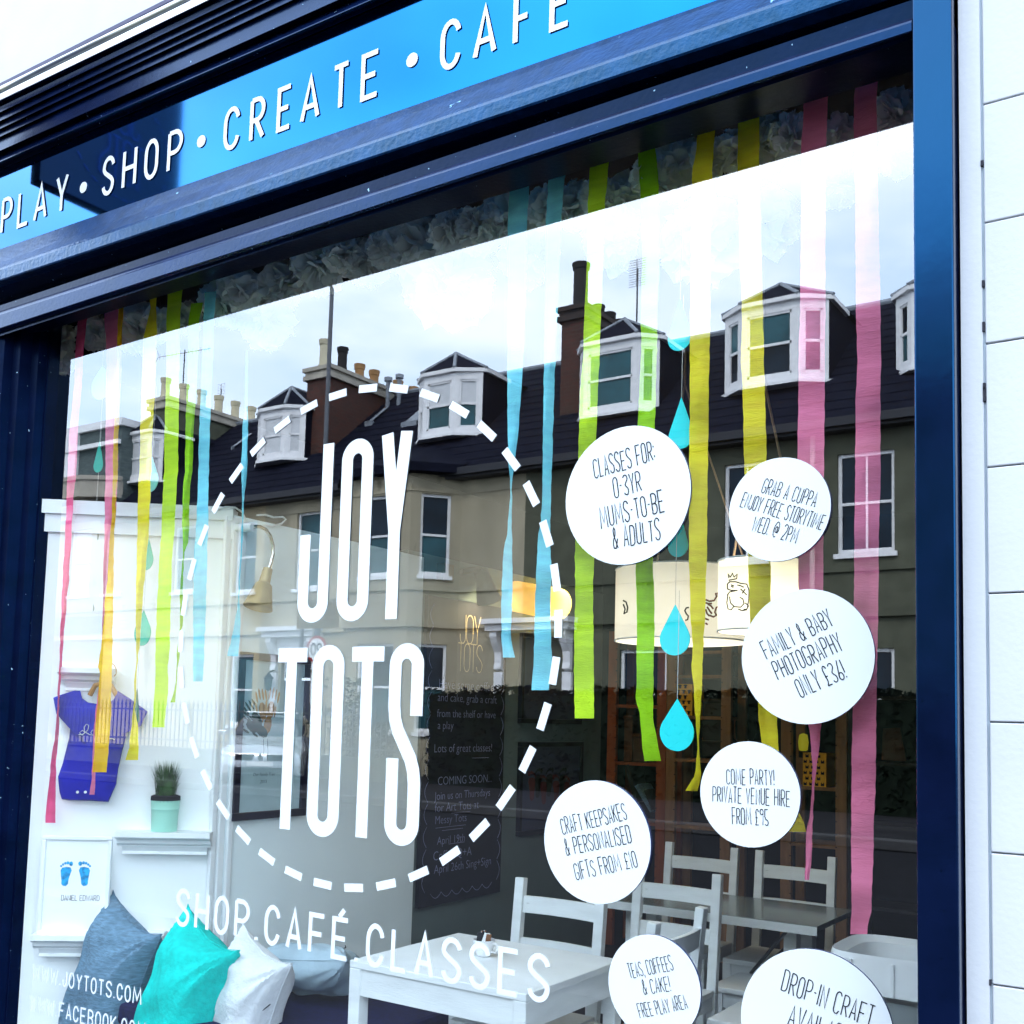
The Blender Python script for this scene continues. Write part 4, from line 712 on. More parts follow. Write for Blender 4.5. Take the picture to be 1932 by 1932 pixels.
mb = MB(); wq = [atx(px(18, a, b), XW2 + .012) for a, b in ((1160, 795), (1190, 830), (1290, 840), (1400, 838), (1530, 832), (1590, 810), (1585, 790))]; mb.tube(wq, .003, 5); wq = [atx(px(18, a, b), XW2 + .012) for a, b in ((1280, 780), (1380, 785), (1450, 815), (1520, 818))]; mb.tube(wq, .004, 5)
single(mb, 'wall_sketch', 'ink', 'thin black line drawing on the grey wall behind the bench', 'wall drawing', wq[0])
# family tree picture, gooseneck lamp
fa, fb = atx(px(14, 320, 1525), XW2 + .02), atx(px(14, 1000, 1478), XW2 + .02); ft = atx(px(13, 1060, 1500), XW2 + .02)
t, pp, O = frame_on(Vector((XW2, 0, 0)), Vector((0, 1, 0)), Vector((1, 0, 0)), .60, fb.y, (fa.z + fb.z) / 2, ft.z, .035, .03, 'black frame', 'pale teal paper', 'black framed handprint family tree print beside the corner post')
def O2(k, a, b): p = atx(px(k, a, b), XW2 + .016); return O(p.y, p.z)
mbs = {'brown ink': MB(), 'dark green ink': MB()}
rr = random.Random(5)
for (a, b, dx, dy, cc_) in ((590, 430, -.25, 1, 'brown ink'), (680, 420, .1, 1, 'brown ink'), (520, 520, -.7, 1, 'dark green ink'), (470, 600, -1, .7, 'dark green ink'), (650, 560, .1, 1, 'brown ink'), (560, 640, -.9, .6, 'dark green ink')):
    p0 = O2(14, 630, 700); p1 = O2(14, a, b); dd = (p1 - p0).normalized(); nn = Vector((0, -dd.z, dd.y)); ln = .085; mb = mbs[cc_]; L_ = .0004 * rr.random()
    def blob(c, w, l):
        mb.add([c + nn * w * math.cos(i * .628) + dd * l * math.sin(i * .628) + Vector((L_, 0, 0)) for i in range(10)], [tuple(range(10))])
    blob(p1 - dd * .02, .024, .042)
    for f in (-.026, -.012, .003, .018): blob(p1 + nn * f * 1.3 + dd * (.062 - abs(f) * .6), .0058, .028)
    blob(p1 + nn * .034 + dd * .006, .006, .022)
for k_, mb in mbs.items(): mb.build('handprint', k_, pp)
mb = MB(); mb.tube([O2(14, a, b) for a, b in ((605, 740), (608, 850), (590, 950))], .0012, 4); mb.tube([O2(14, a, b) for a, b in ((640, 740), (648, 860), (640, 945))], .0012, 4); mb.build('trunk_line', 'ink', pp)
font_text('Our Family Tree', O2(14, 500, 1095), O2(14, 712, 1090), Vector((1, 0, 0)), 'lettering', 'ink', pp, thin=-.01, shear=.2)
font_text('2015', O2(14, 568, 1165), O2(14, 636, 1162), Vector((1, 0, 0)), 'lettering', 'ink', pp, thin=-.01, shear=.2)
XL1 = XW2 + .10
lp = [atx(px(13, a, b), XL1) for a, b in ((505, 243), (570, 240), (625, 268), (668, 330), (695, 420), (695, 500), (675, 590), (652, 650))]
t = thing('gooseneck_lamp', 'unlit gooseneck lamp with a dull brass shade on the display wall', 'lamp', lp[0])
mb = MB(); mb.tube(lp, .0085, 10); mb.build('arm', 'chrome', t)
mb = MB(); c0 = atx(px(13, 648, 645), XL1); c1 = atx(px(13, 550, 1020), XL1); ax_ = (c1 - c0).normalized(); mb.tube([c0, c0 + (c1 - c0) * .36, c0 + (c1 - c0) * .42, c1], [.021, .026, .038, .066], 20, caps=False); mb.build('shade', 'brass lamp', t)
mb = MB(); mb.tube([Vector((XW2, lp[0].y - .01, lp[0].z)), lp[0]], .02, 10); mb.build('mount', 'white plastic', t)
mb = MB(); mb.tube([atx(px(13, a, b), XW2 + .02) for a, b in ((160, 75), (240, 50), (330, 55), (400, 100), (425, 160), (415, 250))], .0045, 6); mb.tube([atx(px(13, a, b), XW2 + .02) for a, b in ((540, 130), (620, 125), (700, 150), (790, 145), (820, 170), (780, 210), (690, 238), (600, 225))], .0045, 6); mb.build('cable', 'white plastic', t)
# chalkboard
b0, b1 = atx(px(12, 218, 425), XW3 + .03), atx(px(8, 850, 1235), XW3 + .03); zb0 = .54
t = thing('chalkboard', 'tall black chalkboard with handwritten notices leaning on the wall', 'chalkboard', (XW3, (b0.y + b1.y) / 2, zb0))
mb = MB(); mb.box(XW3 + .004, XW3 + .03, b0.y, b1.y, zb0, b0.z); bd = mb.build('board', 'chalkboard', t, bevel=.003)
def B2(k, a, b): p = atx(px(k, a, b), XW3 + .032); return p
NX = Vector((1, 0, 0))
def ctext(s, k, a, b, c, d, m='chalk', hh=None):
    p0, p1 = B2(k, a, b), B2(k, c, d); p1.z = p0.z; font_text(s, p0, p1, NX, 'lettering', m, bd, thin=-.012)
ctext('Have some coffee', 8, 520, 135, 815, 140); ctext('and cake, grab a craft', 8, 515, 205, 832, 215); ctext('from the shelf or have', 8, 512, 290, 825, 305); ctext('a play', 8, 515, 355, 600, 365)
ctext('Lots of great classes!', 8, 495, 480, 805, 495); ctext('COMING SOON...', 8, 515, 655, 805, 655); ctext('Join us on Thursdays', 8, 500, 735, 795, 735); ctext('for Art Tots at', 8, 500, 800, 735, 790); ctext('Messy Tots', 8, 500, 865, 670, 850)
ctext('April 19th', 8, 512, 975, 660, 965); ctext('Coffee Q+A', 8, 490, 1060, 697, 1030); ctext('April 26th Sing+Sign', 8, 495, 1130, 800, 1095)
mb = MB(); p0, p1 = B2(12, 470, 810), B2(12, 632, 810); letters(mb, 'JOY', p0, Vector((p0.x, p1.y, p0.z)), .17, .005, NX, 1.4, .15); p0, p1 = B2(12, 450, 1035), B2(12, 645, 1030); letters(mb, 'TOTS', p0, Vector((p0.x, p1.y, p0.z)), .165, .005, NX, 1.4, .12); mb.build('lettering', 'cream chalk', bd)
mb = MB()
for ye_, sg in ((b0.y + .03, 1), (b1.y - .03, -1)):
    for k in range(13):
        z = zb0 + .08 + k * .125; mb.tube([(XW3 + .033, ye_ + sg * (.02 - .03 * math.sin(math.pi * j / 6)), z + j * .019) for j in range(7)], .0014, 4)
for k in range(6):
    y = b0.y + .1 + k * (b1.y - b0.y - .2) / 6; mb.tube([(XW3 + .033, y + j * .017, zb0 + .07 - .03 * math.sin(math.pi * j / 6)) for j in range(7)], .0014, 4)
for k_, a, b, c in ((8, 575, 970, 660), (8, 700, 510, 790), (8, 505, 885, 665), (8, 540, 898, 650), (8, 590, 805, 690)):
    p, q_ = B2(k_, a, b), B2(k_, c, b - 8); mb.tube([p, Vector((p.x, q_.y, p.z))], .0014, 4)
mb.build('chalk_border', 'chalk', bd)
# two dark prints right of the chalkboard
for (k, a, b, c, d, e, f, lb, feet) in ((12, 950, 1450, 1440, 1468, 965, 725, 'upper dark framed print on the wall right of the chalkboard', 0), (8, 945, 918, 1282, 895, 950, 425, 'lower dark framed print with rows of footprints', 1)):
    p0, p1, p2 = atx(px(k, a, b), XW3 + .02), atx(px(k, c, d), XW3 + .02), atx(px(k, e, f), XW3 + .02)
    t, pp, O = frame_on(Vector((XW3, 0, 0)), Vector((0, 1, 0)), NX, p0.y, p1.y, (p0.z + p1.z) / 2, p2.z, .03, .03, 'black frame', 'dark print paper', lb)
    mb = MB()
    if feet:
        for i, (u, v) in enumerate(((1020, 670), (1055, 655), (1083, 690), (1115, 650), (1150, 685), (1185, 650), (1205, 690))):
            p = atx(px(8, u, v), XW3 + .018); foot(mb, O, None, None, (p.y, p.z), .16, 1 if i % 2 else -1, i % 2)
        mb.build('footprint', ['red ink', 'dark box'], pp)
    else:
        p = atx(px(12, 1110, 1235), XW3 + .018); 
        for i in range(4): foot(mb, O, None, None, (p.y + i * .07, p.z + .12), .1, 1 if i % 2 else -1)
        mb.build('footprint', 'dark box', pp)
# ------------------------------------------------------------------ lit wall lamps
def point(loc, w, c=(1, .78, .42), r=.03, par=None):
    l = bpy.data.lights.new('lamp_light', 'POINT'); l.energy = w; l.color = c; l.shadow_soft_size = r
    o = bpy.data.objects.new('lamp_light', l); COL.objects.link(o); o.location = loc; return o
XA = XW3 + .14
def A(a, b, off=0): return atx(px(12, a, b), XA + off)
t = thing('wall_lamp', 'grey spot lamp with a glowing yellow mouth above the chalkboard', 'lamp', A(480, 235))
mb = MB(); p = A(480, 240); mb.box(XW3, XW3 + .05, p.y - .05, p.y + .05, p.z - .05, p.z + .05); mb.tube([p, A(560, 225), A(625, 215), A(660, 235)], .017, 10); mb.build('arm', 'lamp grey', t)
mb = MB(); c0, c1 = A(640, 235), A(705, 476); mb.tube([c0 - (c1 - c0) * .1, c0, c0 + (c1 - c0) * .35, c1], [.02, .045, .05, .076], 22, caps=False); mb.build('shade', 'lamp grey', t)
ax_ = (c1 - c0).normalized(); mb = MB(); mb.tube([c1 - ax_ * .012, c1 - ax_ * .010], .072, 22); mb.build('glowing_mouth', 'lamp glow', t)
point(c1 + ax_ * .05, 1.6, par=t)
t = thing('wall_lamp', 'glowing yellow cone lamp with a bare bulb above the dark prints', 'lamp', A(860, 440))
mb = MB(); c0, c1 = A(850, 425), A(1255, 500); mb.tube([c0, c0 + (c1 - c0) * .15, c1], [.03, .095, .105], 22, caps=False); mb.build('shade', 'yellow shade', t)
mb = MB(); c2 = A(1268, 460); mb.lathe([(0, -.035), (.02, -.03), (.034, -.012), (.036, .005), (.028, .024), (.012, .034), (0, .036)], c2, 16); mb.build('bulb', 'bulb', t)
mb = MB(); mb.beam(c0, (XW3, c0.y, c0.z + .02), .02, .02); mb.build('arm', 'lamp grey', t)
point(c2 - (c1 - c0) * .12, 2.0, par=t)

# ------------------------------------------------------------------ pendant drum shades
def pendant(k, a0, a1, at_, ab, yd, label, apex, watt):
    l, r_ = at(px(k, a0, (at_ + ab) / 2), yd), at(px(k, a1, (at_ + ab) / 2), yd); zt_, zb_ = at(px(k, (a0 + a1) / 2, at_), yd).z, at(px(k, (a0 + a1) / 2, ab), yd).z
    rad = (r_.x - l.x) / 2; c = Vector(((l.x + r_.x) / 2, yd, zb_)); t = thing('pendant_lamp', label, 'lamp shade', c, None)
    mb = MB(); mb.lathe([(rad, 0), (rad, zt_ - zb_)], c, 40); sh = mb.build('shade', 'shade paper', t)
    mb = MB()
    for zz in (0, zt_ - zb_): mb.tube([c + Vector((rad * math.cos(i * .157), rad * math.sin(i * .157), zz)) for i in range(41)], .004, 5)
    mb.build('rim', 'white trim', t)
    ap = at(apex, yd); ap = Vector((c.x, c.y, max(ap.z, zt_ + .25))); mb = MB()
    for i in range(3): mb.tube([c + Vector((rad * math.cos(i * 2.09 + .6), rad * math.sin(i * 2.09 + .6), zt_ - zb_)), ap], .005, 6)
    mb.tube([ap, Vector((ap.x, ap.y, 3.52))], .006, 6); mb.build('rope', 'rope', t)
    mb = MB(); mb.lathe([(0, 0), (.03, .03), (.03, .06), (.015, .1), (.012, .13), (0, .13)], c + Vector((0, 0, (zt_ - zb_) * .35)), 14); mb.build('bulb', 'bulb', t)
    point(c + Vector((0, 0, (zt_ - zb_) * .3)), watt, (1, .87, .68), .04)
    def on(a, b, kk=k):
        q = ray(px(kk, a, b)); rr_ = rad + .003; ox, oy = CAM.x - c.x, CAM.y - c.y; A_ = q.x ** 2 + q.y ** 2; B_ = ox * q.x + oy * q.y; D_ = max(0, B_ * B_ - A_ * (ox * ox + oy * oy - rr_ * rr_))
        return CAM + q * ((-B_ - math.sqrt(D_)) / A_)
    return t, sh, on
t, sh, on = pendant(11, 635, 1155, 255, 705, 1.25, 'white drum lampshade with a drawing of a crowned toad', px(6, 380, 190), 1.6)
mb = MB()
for pts in ([(685, 360), (680, 335), (695, 355), (708, 330), (718, 355), (738, 335), (735, 365), (685, 375)], [(675, 400), (690, 385), (730, 385), (760, 395), (800, 400), (815, 440), (812, 500), (805, 550)], [(675, 430), (700, 440), (740, 440), (690, 450), (675, 470)],
            [(680, 460), (672, 520), (680, 560), (700, 565), (715, 545)], [(690, 480), (695, 520), (720, 545), (760, 548), (782, 525), (775, 495), (755, 485)], [(740, 405), (760, 410), (780, 420)], [(700, 405), (715, 410), (712, 420), (700, 415)], [(790, 520), (812, 540), (800, 560), (780, 562)], [(745, 560), (770, 570), (800, 565)], [(675, 400), (676, 430)], [(760, 430), (800, 470)], [(790, 430), (770, 460)]):
    mb.tube([on(a, b) for a, b in pts], .0026, 5)
mb.build('toad_drawing', 'ink', sh)
t, sh, on = pendant(11, 5, 790, 315, 770, 2.1, 'large white drum lampshade with a drawing of a brown squirrel', px(6, 380, 190), 4)
mb = MB()
for pts in ([(535, 500), (560, 510), (590, 505), (605, 480), (600, 460), (612, 455), (618, 480), (635, 490), (642, 515), (625, 540), (605, 550), (595, 580), (605, 600), (585, 610), (560, 600)], [(535, 560), (545, 590), (560, 605)], [(550, 530), (570, 540), (585, 560)], [(535, 520), (555, 525), (575, 525)], [(530, 620), (555, 630)], [(535, 650), (548, 660)], [(600, 590), (605, 600)], [(545, 545), (560, 570), (575, 590)], [(625, 505), (630, 510)]):
    mb.tube([on(a, b) for a, b in pts], .0045, 5)
mb.build('squirrel_drawing', 'rust ink', sh)
mb = MB(); mb.tube([on(a, b) for a, b in ((428, 550), (412, 552), (402, 570), (412, 590), (425, 605), (420, 628), (405, 632))], .004, 5); mb.tube([on(a, b) for a, b in ((8, 505), (25, 515), (35, 550), (30, 580), (12, 590), (18, 560), (8, 530))], .004, 5); mb.build('letter_drawing', 'ink', sh)

# ------------------------------------------------------------------ tables, chairs, stools, high chair
def table(x0, x1, y0, y1, z, topm, legm, label, ap=.09, inset=.0, leg=.05, tt=.026):
    t = thing('cafe_table', label, 'table', ((x0 + x1) / 2, (y0 + y1) / 2, .02))
    mb = MB(); mb.box(x0, x1, y0, y1, z - tt, z); mb.build('top', topm, t, bevel=.003)
    for x in (x0 + inset, x1 - inset - leg):
        for y in (y0 + inset, y1 - inset - leg):
            mb = MB(); mb.box(x, x + leg, y, y + leg, .02, z - tt); mb.build('leg', legm, t, bevel=.003)
    mb = MB(); i = inset + .006
    if ap:
        mb.box(x0 + inset + leg, x1 - inset - leg, y0 + i, y0 + i + .02, z - tt - ap, z - tt); mb.box(x0 + inset + leg, x1 - inset - leg, y1 - i - .02, y1 - i, z - tt - ap, z - tt)
        mb.box(x0 + i, x0 + i + .02, y0 + inset + leg, y1 - inset - leg, z - tt - ap, z - tt); mb.box(x1 - i - .02, x1 - i, y0 + inset + leg, y1 - inset - leg, z - tt - ap, z - tt); mb.build('apron', legm, t)
    return t
table(-2.607, -1.868, .22, .86, .74, 'white wood', 'white wood', 'small white painted cafe table close to the window')
t2 = table(-2.66, -1.52, 1.99, 2.55, .74, 'table top grey', 'white wood', 'long grey topped table with a pale edge further inside', ap=0, inset=.14, leg=.06, tt=.024)
mb = MB(); mb.box(-2.66, -1.52, 1.984, 1.989, .70, .737); mb.build('edge_strip', 'white wood', t2)
mb = MB(); mb.tube([(-1.66, 2.05, .715), (-1.9, 2.2, .45)], .008, 6); mb.tube([(-1.66, 2.5, .715), (-1.9, 2.4, .45)], .008, 6); mb.build('bracket', 'iron', t2)
def make_chair(label, w=.42, h_=.93, d=.42):
    t = thing('wooden_chair', label, 'chair', (0, 0, .02)); p = .042
    mb = MB(); mb.box(-w / 2 + .004, w / 2 - .004, -d / 2, d / 2 - p, .43, .455); mb.build('seat', 'white wood', t, local=True, bevel=.004)
    for s in (-1, 1):
        x = s * (w / 2 - p / 2)
        mb = MB(); mb.box(x - p / 2, x + p / 2, -d / 2 + .01, -d / 2 + .01 + p, 0, .43); mb.build('leg', 'white wood', t, local=True, bevel=.003)
        mb = MB(); y = d / 2 - p / 2; mb.beam((x, y, 0), (x, y, .44), p, p * .8, (0, 1, 0)); mb.beam((x, y, .44), (x, y + .05, h_), p, p * .8, (0, 1, 0)); mb.build('leg', 'white wood', t, local=True, bevel=.003)
    for z0, z1, k in ((h_ - .135, h_ - .07, .82), (h_ - .30, h_ - .235, .5)):
        mb = MB(); n = 8; y = d / 2 - p / 2 + .05 * k; x0 = w / 2 - p; pts = [(-x0 + 2 * x0 * i / n, y + .018 * (1 - (2 * i / n - 1) ** 2)) for i in range(n + 1)]
        mb.poly([(a, b - .009, z0) for a, b in pts] + [(a, b + .009, z0) for a, b in reversed(pts)], (0, .006, z1 - z0)); mb.build('back_rail', 'white wood', t, local=True)
    mb = MB(); mb.box(-w / 2 + p, w / 2 - p, -d / 2 + .02, -d / 2 + .038, .375, .43); mb.box(-w / 2 + .012, -w / 2 + .03, -d / 2 + .05, d / 2 - p, .375, .43); mb.box(w / 2 - .03, w / 2 - .012, -d / 2 + .05, d / 2 - p, .375, .43); mb.box(-w / 2 + p, w / 2 - p, .0, .02, .15, .18); mb.build('stretcher', 'white wood', t, local=True)
    return t
ch = make_chair('white wooden chair behind the small white table, facing the window'); ch['group'] = 'white wooden chairs'
ch.location = (-2.265, .84, .02)
for x, y, rz, lb in ((-2.07, 1.52, 0, 'white wooden chair standing behind the craft keepsakes disc'), (-1.83, .74, -R(90), 'white wooden chair at the right end of the small table, behind the teas disc'), (-2.40, 2.53, 0, 'pale chair behind the long table, left of the two'), (-1.885, 2.53, 0, 'pale chair behind the long table, right of the two')):
    dup(ch, (x, y, .02), rz, lb)
def stool(x, y, lb):
    t = thing('stool', lb, 'stool', (x, y, .02), 'low wooden stools')
    mb = MB(); mb.box(x - .2, x + .2, y - .17, y + .17, .425, .45); mb.build('seat', 'white wood', t, bevel=.006)
    for i in (-1, 1):
        for j in (-1, 1): mb = MB(); mb.box(x + i * .165 - .02, x + i * .165 + .02, y + j * .135 - .02, y + j * .135 + .02, .02, .425); mb.build('leg', 'white wood', t)
    mb = MB(); mb.box(x - .145, x + .145, y - .145, y - .13, .36, .425); mb.box(x - .145, x + .145, y + .13, y + .145, .36, .425); mb.box(x - .175, x - .16, y - .115, y + .115, .36, .425); mb.box(x + .16, x + .175, y - .115, y + .115, .36, .425); mb.build('apron', 'white wood', t)
stool(-1.76, 2.03, 'low pale stool under the right end of the long table'); stool(-1.55, 1.52, 'low pale stool at the picture bottom between two discs')
# cup with sachets on the small table
cl = atz(px(8, 762, 1570), .74); t = thing('cup', 'white cup filled with sugar sachets on the small table', 'cup', cl)
mb = MB(); mb.lathe([(0, .002), (.022, .002), (.026, .006), (.036, .03), (.041, .06), (.0385, .06), (.033, .03), (.0, .012)], cl, 24); mb.build('bowl', 'china', t)
mb = MB(); mb.tube([cl + Vector((.036, 0, .05)), cl + Vector((.058, 0, .05)), cl + Vector((.062, 0, .035)), cl + Vector((.052, 0, .02)), cl + Vector((.033, 0, .02))], .004, 8); mb.build('handle', 'china', t)
rr = random.Random(2)
for k in range(9):
    a = rr.uniform(0, 6.28); p = cl + Vector((.02 * math.cos(a), .02 * math.sin(a), .05)); mb = MB(); q = p + Vector((rr.uniform(-.02, .02), rr.uniform(-.02, .02), .035)); mb.beam(p, q, .018, .004, (rr.uniform(-1, 1), 1, 0))
    single(mb, 'sugar_sachet', ['sachet', 'paper', 'dark box'][k % 3], ['brown', 'white', 'black'][k % 3] + ' paper sugar sachet standing in the white cup', 'sachet', p, 'sugar sachets in the cup')
# high chair
hc = Vector((-.76, .42, .02)); t = thing('high_chair', 'white plastic high chair with steel legs by the pillar', 'high chair', hc)
mb = MB()
mb.lathe([(.150, .985), (.166, .99), (.182, 1.0), (.186, .985), (.188, .90)], (hc.x, hc.y, 0), 40, sx=1.0, sy=.86, pw=4.5)
mb.lathe([(.150, .985), (.140, .90), (.120, .78), (.09, .70), (0, .69)], (hc.x, hc.y, 0), 40, sx=1.0, sy=.86, pw=4.5); mb.build('tub', 'white plastic', t)
mb = MB(); mb.lathe([(.165, .895), (.158, .84), (.135, .77), (.1, .72), (0, .70)], (hc.x, hc.y, -.015), 32, sx=1, sy=.8, pw=3); mb.build('belly', 'grey plastic', t)
mb = MB()
for s in (-1, 1): mb.box(hc.x + s * .187 - .016, hc.x + s * .187 + .016, hc.y - .13, hc.y + .13, .86, .905)
for a, b in ((-.11, -.155), (.0, -.16), (.11, -.155)): mb.box(hc.x + a - .004, hc.x + a + .004, hc.y - .165, hc.y - .15, .90, .985)
mb.build('rim_rib', 'white plastic', t)
for i in (-1, 1):
    for j in (-1, 1): mb = MB(); mb.tube([hc + Vector((i * .17, j * .13, .86)), hc + Vector((i * .27, j * .24, 0))], .012, 10); mb.build('leg', 'steel', t)

# ------------------------------------------------------------------ shelving, boxes, fruit, a person in the dark
YS = 4.2
def unit(xa, xb, shelves, m, label, zt_=2.25, gap=True):
    t = thing('shelf_unit', label, 'shelving', ((xa + xb) / 2, YS, .02))
    for x in (xa, xb):
        mb = MB(); mb.box(x - .035, x + .035, YS, YS + .035, .02, zt_); mb.box(x - .03, x + .03, YS + .28, YS + .315, .02, zt_); mb.build('upright', m, t)
        mb = MB(); sgn = 1 if x == xa else -1
        for k in range(26): mb.box(x + sgn * .026, x + sgn * .036, YS - .0015, YS, .2 + k * .08, .206 + k * .08)
        mb.build('peg_hole', 'dark gap', t)
    for z in shelves: mb = MB(); mb.box(xa + .035, xb - .035, YS + .005, YS + .30, z - .022, z); mb.build('shelf', m, t)
    return t
def Sx(a, b): return at(px(11, a, b), YS)
u1, u2, u3, u4 = Sx(245, 1700).x, Sx(668, 1000).x, Sx(1052, 1500).x, Sx(1405, 1400).x
unit(XW3 + .06, u1, [.35, .9, Sx(100, 1545).z, 1.72], 'red pine', 'reddish pine shelving against the left wall')
unit(u1 + .075, u2, [.35, .9, Sx(400, 1520).z, Sx(400, 1245).z, Sx(580, 1095).z + .12, 2.1], 'pine', 'pine shelving with the yellow patterned box')
unit(u3, u4, [.4, .85, Sx(1230, 1700).z, 1.75, 2.1], 'pine', 'dim pine shelving right of the open gap', 2.0)
unit(u4 + .08, u4 + .9, [.5, 1.0, Sx(1700, 1545).z, 1.8], 'dark box', 'dark shelving in the right hand corner', 2.0)
def pbox(a0, b0, a1, b1, label, shape):
    p, q_ = Sx(a0, b1), Sx(a1, b0); y = YS + .03; t = thing('patterned_box', label, 'box', ((p.x + q_.x) / 2, y + .1, p.z))
    mb = MB(); mb.box(p.x, q_.x, y, y + .2, p.z, q_.z); mb.build('box', 'yellow card', t); mb = MB(); nx, nz_ = 4, 6
    w, h_ = (q_.x - p.x) / nx, (q_.z - p.z) / nz_
    for i in range(nx):
        for j in range(nz_):
            c = Vector((p.x + (i + .5 + (.22 if j % 2 else -.1)) * w, y - .001, p.z + (j + .5) * h_)); S = w * .36
            pts = [(-1, .7), (-.5, 1), (.5, 1), (1, .7), (.9, .2), (.55, .35), (.55, -.9), (-.55, -.9), (-.55, .35), (-.9, .2)] if shape else [(-.8, -.9), (.8, -.9), (.8, .5), (.5, 1), (.3, .3), (-.3, .3), (-.5, 1), (-.8, .5)]
            if c.x + S < q_.x: mb.add([c + Vector((a * S, 0, b * S * .9)) for a, b in pts], [tuple(range(len(pts)))])
    mb.build('print', 'black print', t)
pbox(298, 1040, 440, 1240, 'yellow box printed with little black shirts', 1); pbox(1150, 1488, 1300, 1697, 'yellow box printed with small black shapes, lower right', 0)
for a0, b0, a1, b1, m, lb in ((505, 1135, 632, 1400, 'dark box', 'dark storage box on the middle pine shelf'), (60, 1360, 150, 1540, 'brown box', 'brown box on the red pine shelf'), (505, 1400, 640, 1500, 'dark box', 'dark fruit basket on the pine shelf'), (0, 1240, 60, 1540, 'brown box', 'tall brown box at the left of the red shelf')):
    p, q_ = Sx(a0, b1), Sx(a1, b0); mb = MB(); mb.box(p.x, q_.x, YS + .02, YS + .24, p.z, q_.z); mb.box(p.x - .004, q_.x + .004, YS + .012, YS + .246, q_.z - .03, q_.z - .008); single(mb, 'storage_box' if 'fruit' not in lb else 'basket', m, lb, 'box', (p.x, YS + .1, p.z), bevel=.005)
rr = random.Random(4)
for i, (a, b) in enumerate(((510, 1392), (540, 1398), (575, 1395), (605, 1402))):
    c = Sx(a, b) + Vector((0, .08, 0)); mb = MB(); mb.lathe([(0, -.03), (.02, -.024), (.03, 0), (.02, .024), (0, .03)], c, 14); single(mb, 'fruit', 'orange peel' if i != 2 else 'pine', 'orange fruit in the dark basket', 'fruit', c, 'fruit in the basket')
for i, (a, b, c_, d) in enumerate(((90, 1690, 190, 1860), (30, 1560, 90, 1800), (150, 1720, 200, 1850))):
    p, q_ = Sx(a, b), Sx(c_, d); mb = MB(); mb.beam((p.x, YS + .1, p.z), (q_.x, YS + .1, q_.z), .03, .2, (0, 1, 0)); single(mb, 'book', ['grey cloth', 'dark box', 'dark box'][i], ['grey book leaning on the lower red shelf', 'tall dark folder leaning at the left of the red shelf', 'thin dark book leaning against the pine upright'][i], 'book', p)
p = Sx(1130, 1415); t = thing('night_light', 'small dim olive lit lamp above the lower yellow box', 'lamp', p); mb = MB(); mb.lathe([(.012, -.06), (.028, -.05), (.034, 0), (.026, .05), (0, .06)], p + Vector((0, .1, 0)), 16); mb.build('globe', 'olive glow', t); mb = MB(); mb.lathe([(.03, -.10), (.03, -.06), (.01, -.055)], p + Vector((0, .1, 0)), 12); mb.build('foot', 'dark box', t)
p = Sx(1650, 1530); mb = MB(); mb.poly([(p.x, YS + .05, p.z), (Sx(1810, 1530).x, YS + .05, p.z), (Sx(1750, 1320).x, YS + .12, Sx(1750, 1320).z), (Sx(1640, 1325).x, YS + .12, Sx(1640, 1325).z)], (0, .015, 0)); single(mb, 'picture_board', 'brown box', 'dim slanted brown board on the corner shelving', 'board', p)
# person
pp_ = at(px(11, 782, 1345), 6.0); hz_ = pp_.z + .02
t = thing('person', 'dark haired person in dark clothes standing in the unlit back of the shop, facing left', 'person', (pp_.x, 6.0, .02))
me = bpy.data.meshes.new('body'); sk = {'pel': (0, 0, .92), 'wai': (0, .01, 1.08), 'che': (0, .02, 1.28), 'nec': (-.005, .01, 1.41), 'hb': (-.015, 0, 1.48),
      'lh': (0, -.09, .86), 'lk': (-.02, -.10, .48), 'la': (.02, -.10, .08), 'lf': (-.13, -.10, .04), 'rh': (0, .09, .86), 'rk': (-.01, .10, .48), 'ra': (.03, .10, .08), 'rf': (-.12, .10, .04),
      'ls': (0, -.17, 1.36), 'le': (.03, -.21, 1.10), 'lw': (-.06, -.20, .88), 'lx': (-.10, -.19, .80), 'rs': (0, .19, 1.36), 're': (.03, .23, 1.10), 'rw': (-.06, .22, .88), 'rx': (-.10, .21, .80)}
rad = {'pel': .14, 'wai': .115, 'che': .13, 'nec': .05, 'hb': .05, 'lh': .085, 'rh': .085, 'lk': .058, 'rk': .058, 'la': .04, 'ra': .04, 'lf': .035, 'rf': .035, 'ls': .06, 'rs': .06, 'le': .042, 're': .042, 'lw': .03, 'rw': .03, 'lx': .028, 'rx': .028}
ks = list(sk); ed = [('pel', 'wai'), ('wai', 'che'), ('che', 'nec'), ('nec', 'hb'), ('pel', 'lh'), ('lh', 'lk'), ('lk', 'la'), ('la', 'lf'), ('pel', 'rh'), ('rh', 'rk'), ('rk', 'ra'), ('ra', 'rf'), ('che', 'ls'), ('ls', 'le'), ('le', 'lw'), ('lw', 'lx'), ('che', 'rs'), ('rs', 're'), ('re', 'rw'), ('rw', 'rx')]
dz_ = hz_ - .02 - 1.57
me.from_pydata([sk[k] for k in ks], [(ks.index(a), ks.index(b)) for a, b in ed], []); tmp = bpy.data.objects.new('tmp', me); COL.objects.link(tmp)
m_ = tmp.modifiers.new('s', 'SKIN'); 
for k, vtx in zip(ks, me.skin_vertices[0].data): vtx.radius = (rad[k], rad[k]); vtx.use_root = (k == 'pel')
tmp.modifiers.new('ss', 'SUBSURF').levels = 2
dg = bpy.context.evaluated_depsgraph_get(); bm_ = bpy.data.meshes.new_from_object(tmp.evaluated_get(dg)); bpy.data.objects.remove(tmp)
mb = MB(); mb.add([tuple(v.co) for v in bm_.vertices], [tuple(p.vertices) for p in bm_.polygons])
mb.m = [0 if bm_.vertices[p.vertices[0]].co.z < 1.40 else 1 for p in bm_.polygons]
